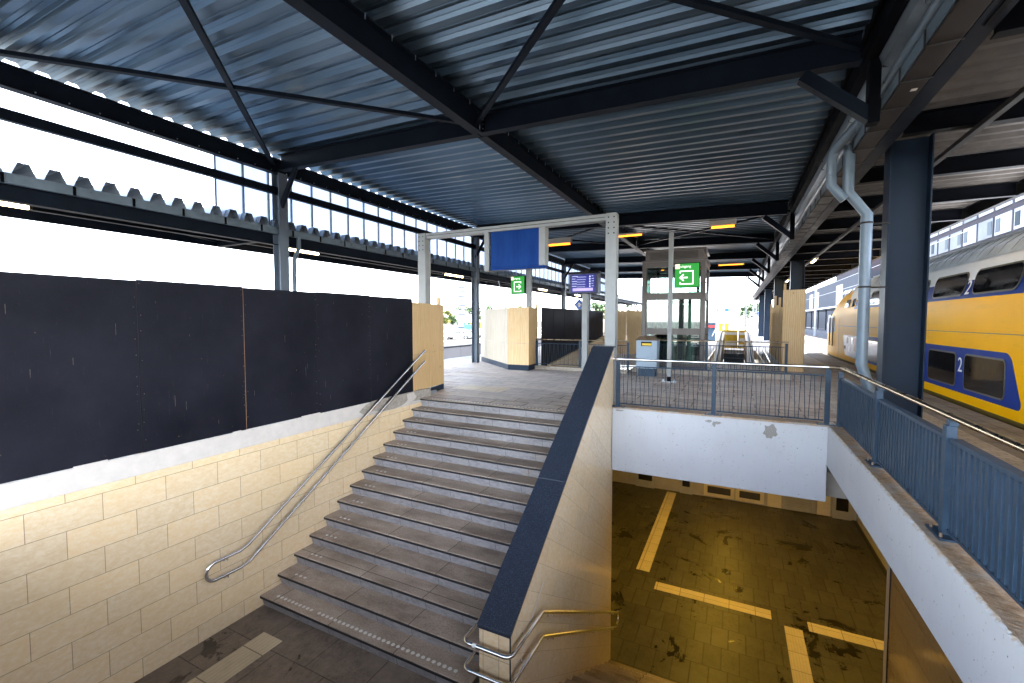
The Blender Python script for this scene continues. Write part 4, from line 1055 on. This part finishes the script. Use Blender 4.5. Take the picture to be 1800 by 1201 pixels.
# litter bin
t = thing('litter_bin', 'pale blue grey litter bin with rows of studs and brown hood', 'bin', (-2.6, 14.9, 0))
b = MB(); b.box(-2.80, -2.28, 14.72, 15.16, 0, .26); b.build('plinth', M['steel_blue'], t)
b = MB(); b.box(-2.86, -2.22, 14.66, 15.2, .262, .98); b.box(-2.86, -2.72, 14.66, 15.2, .98, 1.16); b.box(-2.38, -2.22, 14.66, 15.2, .98, 1.16); b.box(-2.72, -2.38, 14.66, 15.2, 1.12, 1.16)
b.build('bin_body', M['bin'], t)
b = MB(); b.box(-2.72, -2.38, 14.74, 15.1, .982, 1.118); b.build('throat', M['bin_in'], t)
b = MB(); b.box(-2.69, -2.40, 14.70, 14.73, 1.0, 1.07); b.build('yellow_flap', M['sign_yel'], t)
b = MB(); P = [(-2.90, 14.62, 1.162), (-2.18, 14.62, 1.162), (-2.18, 15.24, 1.162), (-2.90, 15.24, 1.162)]; Qz = [(-2.78, 14.72, 1.30), (-2.36, 14.72, 1.30), (-2.36, 15.14, 1.30), (-2.78, 15.14, 1.30)]
b.hexa(P + Qz); b.build('hood', M['bin_hood'], t, .015)
for i in range(4):
    for j in range(3):
        b = MB(); b.disc((-2.71 + j * .165, 14.66, .84 - i * .155), .02, (0, -1, 0), .016, 10); b.build('stud', M['bin'], t)

# =================================================================== LIFT
t = thing('lift', 'taupe framed glass lift shaft with louvred top', 'lift', (-2, 17.9, 0))
x0, x1, y0, y1 = -3.08, -.95, 16.7, 19.0
for x in (x0, x1 - .14):
    for y in (y0, y1 - .14):
        b = MB(); b.box(x, x + .14, y, y + .14, 0, 3.9); b.build('corner_post', M['taupe'], t, .006)
for z0, z1 in ((0, .28), (1.30, 1.52), (2.54, 2.79), (3.70, 3.9)):
    for y in (y0 + .006, y1 - .126):
        b = MB(); b.box(x0 + .141, x1 - .141, y, y + .12, z0, z1); b.build('cross_rail', M['taupe'], t)
    for x in (x0 + .006, x1 - .126):
        b = MB(); b.box(x, x + .12, y0 + .141, y1 - .141, z0, z1); b.build('cross_rail', M['taupe'], t)
for z0, z1 in ((.28, 1.30), (1.52, 2.54), (2.79, 3.70)):
    for y in (y0 + .05, y1 - .06):
        b = MB(); b.box(x0 + .142, x1 - .142, y, y + .01, z0 + .002, z1 - .002); b.build('pane', M['glass'], t)
    for x in (x0 + .05, x1 - .06):
        b = MB(); b.box(x, x + .01, y0 + .142, y1 - .142, z0 + .002, z1 - .002); b.build('pane', M['glass'], t)
    for a, c in ((x0 + .142, x0 + .165), (x1 - .165, x1 - .142)):
        b = MB(); b.box(a, c, y0 + .0, y0 + .04, z0 + .002, z1 - .002); b.build('pane_trim', M['louver'], t)
b = MB(); b.box(x0 - .02, x1 + .03, y0 - .03, y1 + .03, 3.902, 3.96); b.build('cornice', M['taupe'], t)
b = MB(); b.box(x0 + .1, x1 - .09, y0 + .06, y1 - .06, 3.962, 4.28); b.build('head_box', M['taupe'], t)
b = MB()
for i in range(6): b.bar((x0 + .26, y0 + .05, 4.0 + i * .042), (x1 - .26, y0 + .05, 4.0 + i * .042), .03, .028)
b.build('louvre', M['louver'], t)
b = MB(); b.box(x0 + .04, x1 - .0, y0 - .02, y1 + .02, 4.282, 4.33); b.build('roof_cap', M['taupe'], t)
b = MB(); b.box(-2.9, -1.12, 18.62, 18.66, .02, 2.44); b.build('back_panel', M['lift_dark'], t)
# shaft inside : guide rails, car, pale back panels
for x, w in ((-2.62, .09), (-2.30, .20), (-1.95, .12), (-1.62, .22), (-1.34, .08)):
    b = MB(); b.box(x, x + w, 18.2, 18.26, 0, 2.45); b.build('inner_panel', M['lift_pale'] if w > .15 else M['steel_dark'], t)
b = MB(); b.box(-2.85, -1.2, 18.3, 18.6, 2.45, 2.62); b.build('door_header', M['steel_dark'], t)
b = MB(); b.box(-2.7, -2.62, 17.6, 17.7, 0, 3.7); b.box(-1.3, -1.22, 17.6, 17.7, 0, 3.7); b.build('guide_rail', M['steel_dark'], t)
for x in (-2.45, -1.2):
    b = MB(); b.disc((x, 17.2, 3.66), .05, (0, 0, -1), .02); b.build('downlight', M['lamp_or'], t)

# =================================================================== ESCALATOR
t = thing('escalator', 'escalator well with bronze side panels and dark steps behind the railing', 'escalator', (0, 24, 0))
ang = math.radians(30); y_t = 29.2
def ez(y): return min(0, -(y_t - y) * math.tan(ang))
for xa, xb in ((-.88, -.58), (.48, .78)):
    b = MB(); b.prism([(xa, 20.6, -.86), (xa, 30.2, -.3), (xa, 30.2, 1.10), (xa, 29.2, 1.10), (xa, 26.2, .75), (xa, 20.6, -.2)], (xb - xa, 0, 0)); b.build('side_panel', M['bronze'], t)
    xc = (xa + xb) / 2
    b = MB(); b.tube([(xc, 20.7, -.1), (xc, 26.2, .80), (xc, 29.2, 1.14), (xc, 30.1, 1.14), (xc, 30.3, 1.0)], .045, 10); b.build('handrail', M['rubber'], t)
for i in range(16):
    y = 29.0 - i * .40
    b = MB(); b.box(-.575, .475, y - .42, y, ez(y) - .25, ez(y)); b.build('step', M['esc_step'], t)
b = MB()
for (xa, xb) in ((-1.15, -1.1), (1.1, 1.15)): b.box(xa, xb, 20.5, 30.3, -4.9, -.001)
b.box(-1.1, 1.1, 20.45, 20.5, -4.9, -.001); b.build('well_lining', M['bronze'], t)
for x in (-1.05, 1.02):
    bb = MB(); bb.tube([(x, 16.4, .45), (x, 29.0, 1.12), (x, 30.0, 1.12)] if x > 0 else [(x, 24.5, 1.0), (x, 29.5, 1.3), (x, 30.5, 1.3)], .028, 8)
    bb.build('outer_rail', M['brass_rail'], t)
t = thing('barrier', 'yellow barrier with white bands closing the escalator top', 'barrier', (0, 30.6, 0))
for xa, xb in ((-.72, .12), (.16, .62)):
    b = MB(); b.box(xa, xb, 30.5, 30.53, .1, 1.22); b.build('barrier_board', M['barrier'], t)
    for z in ((.92, 1.08), (.28, .44)) if xa < 0 else ((.92, 1.08), (.56, .72), (.2, .36)):
        b = MB(); b.box(xa + .04, xb - .06, 30.49, 30.497, *z); b.build('white_band', M['barrier_white'], t)

# =================================================================== TRAIN
tr = thing('train', 'yellow and blue double deck train standing at the right platform', 'train', (5.75, 16, -.9))
TS = 4.35
PR = [(.14, -.62), (.03, -.12), (.0, .10), (0, 1.3), (0, 2.0), (.02, 2.27), (.20, 3.02), (.36, 3.30), (.62, 3.52), (.95, 3.66), (1.4, 3.72)]
def sect(y, H, ins, zmin=-.62):
    P = []
    for dx, z in PR:
        zz = z if H > 3.7 else (z if z < 1.2 and z < H else min(z, 1.2 + (z - 1.2) * (H - 1.2) / 2.52 if H > 1.25 else H * (z / 3.72) + .0 if z > H else z))
        P.append((TS + dx + ins, y, max(zmin, min(zz, H))))
    return P + [(2 * 5.75 - p[0], p[1], p[2]) for p in P[-2::-1]]
ST = [(2.0, 3.72, 0), (10, 3.72, 0), (20.5, 3.72, 0), (23.0, 3.70, 0), (25.3, 3.58, 0), (26.6, 3.36, .0), (27.7, 3.05, .02), (28.6, 2.68, .06), (29.2, 2.35, .11), (29.65, 1.75, .18), (29.95, 1.0, .26), (30.05, .75, .32)]
b = MB(); rows = [sect(*q) for q in ST]; n = len(rows[0])
b.add([p for r in rows for p in r], [(i * n + j, i * n + j + 1, (i + 1) * n + j + 1, (i + 1) * n + j) for i in range(len(rows) - 1) for j in range(n - 1)], 0, True)
b.add(rows[-1], [tuple(range(n))]); b.add(rows[0], [tuple(range(n))[::-1]])
body = b.build('train_body', M['train'], tr)
def tslope(z): return TS + (0 if z < 2.0 else (z - 2.0) * .074 if z < 2.27 else .02 + (z - 2.27) * .24)
def tpatch(name, poly, mat, par, th=.008, inset=.002):
    # poly of (y, z) laid on the train side
    mb = MB(); mb.prism([(tslope(z) - inset, y, z) for y, z in poly], (-th, 0, 0)); return mb.build(name, M[mat], par)
def rrect(y0, y1, z0, z1, r, sk0=0, sk1=0, n=5):
    P = []
    for cx, cz, a0 in ((y1 - r, z0 + r, -90), (y1 - r, z1 - r, 0), (y0 + r, z1 - r, 90), (y0 + r, z0 + r, 180)):
        for i in range(n + 1):
            a = R(a0 + 90 * i / n); y = cx + r * math.cos(a); z = cz + r * math.sin(a)
            f = (z - z0) / (z1 - z0); P.append((y + (sk0 if cx < (y0 + y1) / 2 else sk1) * f, z))
    return P
pnl = tpatch('blue_panel', rrect(10.5, 20.7, .25, 1.22, .16, .45, -.3), 'train_blue', tr, .004, .001)
def twin(y0, y1, z0, z1, r, par, sk0=0, sk1=0):
    f = tpatch('window', rrect(y0 - .035, y1 + .035, z0 - .035, z1 + .035, r + .03, sk0, sk1), 'train_frame', par, .012, .003)
    tpatch('pane', rrect(y0, y1, z0, z1, r, sk0, sk1), 'train_glass', f, .004, .0165)
for y0, y1 in ((11.1, 12.65), (13.1, 14.6), (15.15, 16.65), (17.1, 18.6), (19.0, 20.3)): twin(y0, y1, .38, 1.07, .09, tr)
for y0, y1 in ((8.6, 10.3), (10.95, 12.6), (13.05, 14.7), (15.2, 16.8), (17.2, 18.8), (19.2, 20.6)): twin(y0, y1, 2.37, 2.83, .14, tr, .02, .10)
text('numeral', '2', .44, (tslope(.9) - .008, 12.88, .70), (R(90), 0, R(-90)), M['num'], tr, .002)
text('numeral', '2', .44, (tslope(2.36) - .012, 12.86, 2.36), (R(90 - 13.5), 0, R(-90)), M['num'], tr, .003)
for k in range(40):
    y = 3 + k * .46
    m = MB(); P = [(TS + dx - .008, z + .008) for dx, z in ((.24, 3.09), (.36, 3.30), (.62, 3.52))]
    for (xa, za), (xb, zb) in zip(P[:-1], P[1:]): m.bar((xa, y, za), (xb, y - .12 * (zb - za), zb), .025, .014, (-.7, 0, .7))
    m.build('roof_rib', M['train_seam'], tr)
m = MB(); m.add([(TS + .205, 2, 3.07), (TS + .205, 24.4, 3.07), (TS + .352, 24.0, 3.306), (TS + .352, 2, 3.306)], [(0, 1, 2, 3)]); m.add([(TS + .352, 2, 3.306), (TS + .352, 24.0, 3.306), (TS + .612, 23.2, 3.526), (TS + .612, 2, 3.526)], [(0, 1, 2, 3)]); m.build('roof_panel', M['train_roof'], tr)
m = MB(); m.box(TS + .60, TS + .66, 2, 22.8, 3.53, 3.585); m.build('roof_edge', M['train_seam'], tr)
tpatch('waist_seam', [(2, 1.545), (26, 1.545), (26, 1.56), (2, 1.56)], 'train_frame', tr, .002, .0005)
# saloon end : dark small windows, grey violet service panel, red door, cab door
for y0, y1 in ((21.75, 22.55), (23.0, 23.5), (23.95, 24.75)): tpatch('window', rrect(y0, y1, 2.38, 2.72, .05), 'train_glass', tr, .01)
sp = tpatch('service_panel', [(21.4, .22), (24.1, .30), (24.6, 1.16), (21.2, 1.16)], 'train_grey', tr, .006)
for y0, z0, y1, z1, mt in ((21.95, .55, 22.55, 1.08, 'train_red'), (22.75, .82, 22.95, 1.08, 'train_glass'), (23.25, .5, 23.4, .7, 'train_glass'), (23.6, .82, 23.8, 1.08, 'train_glass'), (24.05, .5, 24.3, .7, 'train_glass'), (21.5, .3, 21.8, .95, 'train_glass')):
    tpatch('hatch', [(y0, z0), (y1, z0), (y1, z1), (y0, z1)], mt, sp, .004, .009)
tpatch('cab_panel', [(26.4, 1.28), (28.6, 1.12), (28.7, 1.6), (28.0, 1.98), (26.9, 2.05)], 'train_grey', tr, .006)
for y in (26.9, 27.7):
    m = MB(); m.tube([(TS - .04, y, .55), (TS - .04, y, 1.95)], .03, 6); m.build('grab_rail', M['train_glass'], tr)
for y in (25.6, 28.6):
    tpatch('door_seam', [(y, -.1), (y + .03, -.1), (y + .03, 1.9), (y, 1.9)], 'train_frame', tr, .003)
m = MB()
for i in range(4):
    y = 24.7 + i * .58; m.add([(TS + .215 - .02, y, 2.98), (TS + .215 - .02, y + .38, 2.95), (TS + .37, y + .28, 3.2), (TS + .37, y - .1, 3.26)], [(0, 1, 2, 3)])
m.build('roof_grille', M['train_glass'], tr)
m = MB(); m.box(4.5, 7.0, 2.5, 28.3, -.85, -.2); m.build('underframe', M['under_black'], tr)
for y in (8, 10.6, 22.5, 25.1):
    for xx in (5.03, 6.47):
        m = MB(); m.tube([(xx - .06, y, -.40), (xx + .06, y, -.40)], .42, 20); m.build('wheel', M['under_black'], tr)
m = MB(); m.box(5.0, 6.5, 28.3, 30.2, -.45, -.1); m.tube([(5.75, 30.0, -.05), (5.75, 30.7, -.05)], .12, 10); m.build('coupler', M['under_black'], tr)

# =================================================================== BACKGROUND
def tree(x, y, z0, h, r, lab, mat, seed, name='broadleaf_tree', nl=900, leaf=.35):
    rn = random.Random(seed); t = thing(name, lab, 'tree', (x, y, z0), 'trees beyond the tracks')
    b = MB(); b.tube([(x, y, z0), (x + .1, y, z0 + h * .3), (x - .1, y + .1, z0 + h * .55)], .09 * h / 5, 7)
    for i in range(6):
        a = i * 1.05; q = h * (.3 + .06 * i)
        b.tube([(x, y, z0 + q), (x + math.cos(a) * r * .55, y + math.sin(a) * r * .55, z0 + q + h * .22)], .03 * h / 5, 5)
    b.build('trunk', M['bark'], t)
    cl = [(rn.gauss(0, r * .42), rn.gauss(0, r * .42), h * (.62 + rn.uniform(-.24, .25)), r * rn.uniform(.25, .48)) for _ in range(13)]
    b = MB()
    for i in range(nl):
        cx, cy_, cz, cr = rn.choice(cl)
        d = Vector((rn.gauss(0, 1), rn.gauss(0, 1), rn.gauss(0, .8))).normalized() * cr * (rn.random() ** .4)
        p = Vector((x + cx, y + cy_, z0 + cz)) + d
        u = Vector((rn.gauss(0, 1), rn.gauss(0, 1), rn.gauss(0, .6))).normalized() * leaf * rn.uniform(.6, 1.2); w = u.cross(Vector((rn.gauss(0, 1), rn.gauss(0, 1), 1))).normalized() * leaf * rn.uniform(.4, .8)
        b.add([p - u - w * .4, p + w, p + u - w * .2, p - w], [(0, 1, 2, 3)])
    b.build('crown', M[mat], t)
tree(-76, 106, -1.06, 6.3, 2.6, 'round yellow green tree left of the striped container', 'leaf_y', 1)
tree(-69, 112, -1.06, 9.2, 3.2, 'tall green tree rising behind the striped container', 'leaf', 2)
tree(-66, 116, -1.06, 8.0, 3.5, 'dark green tree next to the left column of the enclosure', 'leaf', 3)
tree(-80, 116, -1.06, 5.0, 2.5, 'low green tree at the edge of the plywood boarding', 'leaf', 4)
tree(-53, 108, -1.06, 7.3, 3.0, 'green tree top peeping over the plywood enclosure', 'leaf', 5)
tree(-28, 100, -1.06, 7.6, 2.6, 'green tree between the display and the portal post', 'leaf', 6)
tree(-33, 104, -1.06, 7.0, 3.0, 'green tree behind the departure display', 'leaf', 7)
tree(-22.5, 102, -1.06, 7.4, 3.0, 'green tree right of the portal post above the plywood screen', 'leaf', 8)
tree(-18, 108, -1.06, 6.6, 3.0, 'rounded green tree behind the left edge of the lift', 'leaf', 9)
tree(9, 300, -1.06, 14, 9, 'distant pale tree at the end of the far platform', 'leaf', 10, nl=700, leaf=.9)
# trackside wall, fence, cars, containers on the left
t = thing('track_wall', 'long low pale concrete wall across the left track', 'wall', (-17.2, 30, -1.06))
for k in range(30):
    b = MB(); b.box(-17.3, -17.05, -10 + k * 3.0, -10 + k * 3.0 + 2.97, -1.2, .06); b.build('wall_panel', M['hall'], t)
b = MB(); b.box(-17.34, -17.0, -10, 80, .062, .13); b.build('wall_cap', M['facade_g'], t)
t = thing('white_fence', 'white tube fence on the far side of the pale track wall', 'fence', (-19.5, 30, 0))
for k in range(24):
    b = MB(); b.box(-19.53, -19.47, 10 + k * 2.2, 10.06 + k * 2.2, -1.06, 1.0); b.build('fence_post', M['white_paint'], t)
for z in (.2, .6, .96):
    b = MB(); b.box(-19.52, -19.48, 10, 62, z, z + .05); b.build('fence_rail', M['white_paint'], t)
def pickup(x, y, rz, lab, nm, s=1.0, boxy=False, group=None):
    t = thing(nm, lab, 'van' if boxy else 'car', (x, y, -1.06), group)
    prof = [(-2.4, .35), (2.4, .35), (2.45, .8), (1.6, 1.0), (1.0, 1.55), (-.3, 1.6), (-.6, 1.05), (-2.4, 1.05)] if not boxy else [(-2.4, .35), (2.4, .35), (2.4, 1.0), (2.0, 1.9), (-2.4, 1.95)]
    b = MB(); b.prism([(x + u * s, y - .85 * s, -1.06 + v * s) for u, v in prof], (0, 1.7 * s, 0)); b.build('body', M['car_w'], t, .05)
    for yy in (y - .858 * s, y + .845 * s):
        b = MB(); q = [(1.35, 1.05), (.95, 1.48), (-.2, 1.5), (-.25, 1.08)] if not boxy else [(2.15, 1.2), (1.9, 1.75), (.6, 1.75), (.6, 1.2)]
        b.prism([(x + u * s, yy, -1.06 + v * s) for u, v in q], (0, .013 * s, 0)); b.build('window', M['car_glass'], t)
    for u in (-1.5, 1.5):
        for yy in (-.8, .8):
            b = MB(); b.tube([(x + u * s, y + yy * s - .12, -.70), (x + u * s, y + yy * s + .12, -.70)], .36 * s, 14); w = b.build('wheel', M['tyre'], t)
            b = MB(); b.tube([(x + u * s, y + yy * s - .125, -.70), (x + u * s, y + yy * s + .125, -.70)], .18 * s, 10); b.build('rim', M['car_w'], w)
    t.rotation_euler = (0, 0, rz); return t
pickup(-37.3, 56.2, R(12), 'white pickup truck parked behind the white fence', 'pickup_truck')
pickup(-44, 66, R(5), 'white van parked left behind the pickup truck', 'van', 1.0, True)
pickup(-39.8, 64.5, R(8), 'white car parked right behind the pickup truck', 'parked_car', .95)
b = MB(); b.box(-40.2, -39.2, 62.2, 63.0, .15, 1.15); tag(b.build('blue_bin', M['sign_blue'], None, .04), 'blue bin box standing beside the yellow container', 'bin')
t = thing('container', 'green and white striped container beyond the parked cars', 'container', (-49, 76, -1.06))
for k in range(7):
    b = MB(); b.box(-50.2 + k * .42, -50.2 + k * .42 + .415, 75, 77.4, -1.06, 1.5); b.build('side_stripe', M['cont_g'] if k % 2 == 0 else M['white_paint'], t)
t = thing('container', 'pale yellow container right of the striped one', 'container', (-45, 76, -1.06))
b = MB(); b.box(-47.2, -40.5, 75, 77.4, -1.06, 1.48); b.build('container_body', M['cont_y'], t, .03)
for k in range(16):
    b = MB(); b.box(-47.1 + k * .41, -46.98 + k * .41, 74.96, 74.998, -.95, 1.4); b.build('corrugation', M['cont_y'], t)
def towerblk(x, y, w, d, h, lab, rows, cols):
    t = thing('tower_block', lab, 'building', (x, y, -1))
    b = MB(); b.box(x - w / 2, x + w / 2, y, y + d, -1, h); b.build('wall', M['hazy'], t)
    for i in range(rows):
        b = MB(); z = h - (i + .75) * 3.0; b.box(x - w / 2 + .5, x + w / 2 - .5, y - .06, y - .01, z, z + 1.3); b.build('window_band', M['facade_g'], t)
    return t
towerblk(-163, 250, 6.5, 8, 25.5, 'pale distant tower block left of the green exit sign', 7, 3)
t = thing('street_lamp', 'thin grey street lamp far beyond the black hoarding', 'lamp post', (-67, 30, -1))
b = MB(); b.tube([(-67, 30, -1), (-67, 30, 10.9)], .07, 8); b.build('mast', M['catenary'], t)
b = MB(); b.bar((-67.6, 30, 11.3), (-66.8, 30.3, 10.95), .3, .1); b.build('lamp_head', M['catenary'], t)
# right : apartment block, white hall, far platform
t = thing('apartment_block', 'tall purple brick apartment block with white window panels', 'building', (36, 90, -1))
b = MB(); b.box(30, 44, 62, 118, -1.06, 34); b.build('wall', M['brick_dk'], t)
rn = random.Random(3)
for fl in range(7):
    for k in range(12):
        y = 63.2 + k * 4.5; z = 6.4 + fl * 3.3
        if y > 110: continue
        b = MB(); b.box(29.9, 29.998, y, y + 3.9, z - .2, z + 2.3); w = b.build('window', M[rn.choice(['facade_w', 'facade_w', 'facade_g'])], t)
        a = y + rn.choice([.2, 1.3, 2.6]); b = MB(); b.box(29.86, 29.898, a, a + 1.05, z + .2, z + 1.9); b.build('pane', M[rn.choice(['win_bl', 'win_bl', 'win_pale'])], w)
t = thing('white_hall', 'long low white building with coloured panels behind the far platform', 'building', (30, 170, -1))
b = MB(); b.box(24, 40, 120, 330, -1.06, 12.5); b.build('wall', M['hall'], t)
b = MB(); b.box(26, 40, 124, 160, 12.502, 17); b.build('brick_upper_storey', M['brick_dk'], t)
for k in (1, 4, 5):
    b = MB(); b.box(23.9, 23.99, 126 + k * 12, 126 + k * 12 + 8, 6, 11); b.build('facade_panel', M['poster%d' % [4, 0, 4, 1, 0, 5, 6][k]], t)
b = MB(); b.box(13.4, 18.5, 20, 330, -1.3, -.02); struct(b.build('opposite_platform', M['far_slab']))
t = thing('far_canopy', 'low dark canopy on slim posts over the opposite platform', 'canopy', (15.5, 120, 0))
b = MB(); b.box(13.6, 18.0, 74, 300, 3.8, 4.05); b.build('roof_slab', M['pipe'], t)
for k in range(14):
    b = MB(); b.box(15.3, 15.5, 76 + k * 9, 76.2 + k * 9, -.02, 3.8); b.build('post', M['steel'], t)
for k, (y, lab) in enumerate([(80, 'grey blue poster panel nearest on the opposite platform'), (85.5, 'green poster panel on the opposite platform'), (91, 'pink poster panel on the opposite platform'), (97, 'dark blue poster panel on the opposite platform'), (104, 'pale poster panel on the opposite platform')]):
    t = thing('poster_panel', lab, 'poster', (16.5, y, 0), 'poster panels on the opposite platform')
    b = MB(); b.box(16.4, 16.5, y, y + 3.0, .5, 3.0); b.build('frame', M['steel'], t)
    b = MB(); b.box(16.37, 16.398, y + .1, y + 2.9, .6, 2.9); b.build('print', M['poster%d' % k], t)
# end of the platform : masts, signs
for (x, y, h, lab) in ((.95, 60, 7.4, 'grey catenary mast at the end of the platform nearest the middle'), (2.2, 74, 7.2, 'second grey catenary mast right of the yellow barrier'), (-3.6, 86, 7.0, 'grey catenary mast behind the lift corner'), (3.6, 104, 7.0, 'farthest grey catenary mast along the platform'), (-13.0, 70, 7.2, 'grey catenary mast beyond the left track')):
    t = thing('catenary_mast', lab, 'mast', (x, y, 0), 'catenary masts')
    b = MB(); b.ibeam((x, y, -.6), (x, y, h), .16, .18, .02, .02, (1, 0, 0)); b.build('mast', M['catenary'], t)
    b = MB(); b.bar((x, y, h - .6), (x + 3.2, y, h - .4), .06, .06); b.bar((x, y, h - 1.7), (x + 3.2, y, h - .5), .05, .05); b.build('arm', M['catenary'], t)
t = thing('catenary_gantry', 'thin grey catenary portal spanning the tracks beyond the roof end', 'gantry', (-3, 95, 0))
for x in (-15, 12.5):
    b = MB(); b.box(x, x + .25, 95, 95.25, -1, 9.3); b.build('mast', M['catenary'], t)
for z in (8.6, 9.2):
    b = MB(); b.box(-15, 12.7, 95, 95.2, z, z + .12); b.build('beam', M['catenary'], t)
t = thing('overhead_wire', 'thin overhead wires above the right track', 'wire', (5.75, 60, 5))
for x, z in ((5.75, 5.2), (5.75, 6.3), (10.3, 5.2), (10.3, 6.3)):
    b = MB(); b.tube([(x, 30, z), (x, 300, z)], .02, 4); b.build('wire', M['catenary'], t)
t = thing('platform_sign', 'blue platform name sign on a post beyond the lift', 'sign', (-1.1, 45, 0))
b = MB(); b.box(-1.75, -1.66, 45, 45.1, 0, 3.9); b.build('sign_post', M['catenary'], t)
b = MB(); b.box(-1.64, -.55, 45.0, 45.06, 2.58, 2.95); b.build('sign_face', M['sign_blue'], t)
b = MB(); b.box(-1.5, -.9, 44.99, 44.998, 2.74, 2.80); b.build('lettering', M['white_paint'], t)
t = thing('vending_box', 'grey blue cabinet with red band beyond the lift corner', 'cabinet', (-2.0, 42, 0))
b = MB(); b.box(-2.2, -1.55, 42, 42.6, 0, 1.6); b.build('cabinet_body', M['steel_blue'], t)
b = MB(); b.box(-2.2, -1.55, 41.97, 41.998, 1.2, 1.4); b.build('red_band', M['train_red'], t)
for x, lab in ((-1.15, 'left yellow notice panel above the yellow barrier'), (-.7, 'right yellow notice panel above the yellow barrier')):
    t = thing('yellow_sign', lab, 'sign', (x, 43, 0))
    b = MB(); b.box(x - .16, x + .16, 43, 43.04, .85, 1.55); b.build('sign_face', M['sign_yel'], t)
    b = MB(); b.box(x - .03, x + .03, 43.042, 43.09, 0, 1.5); b.build('sign_post', M['catenary'], t)
def diamond(x, y, z, s, lab):
    t = thing('diamond_sign', lab, 'sign', (x, y, 0))
    b = MB(); b.box(x - .03, x + .03, y + .05, y + .11, 0, z + s * .5); b.build('sign_post', M['catenary'], t)
    b = MB(); b.prism([(x - s, y, z), (x, y, z - s), (x + s, y, z), (x, y, z + s)], (0, .04, 0)); b.build('sign_face', M['sign_blue'], t)
    b = MB(); b.box(x - s * .18, x + s * .18, y - .012, y - .002, z - s * .4, z + s * .3); b.box(x - s * .35, x + s * .35, y - .012, y - .002, z - s * .12, z + s * .04); b.build('pictogram', M['white_paint'], t)
diamond(-7.2, 22, 2.62, .30, 'blue diamond sign beyond the far black hoarding')
diamond(2.55, 62, 2.6, .38, 'small blue diamond sign at the platform end near the masts')
diamond(16.0, 78, 2.9, .5, 'blue diamond sign on the opposite platform')
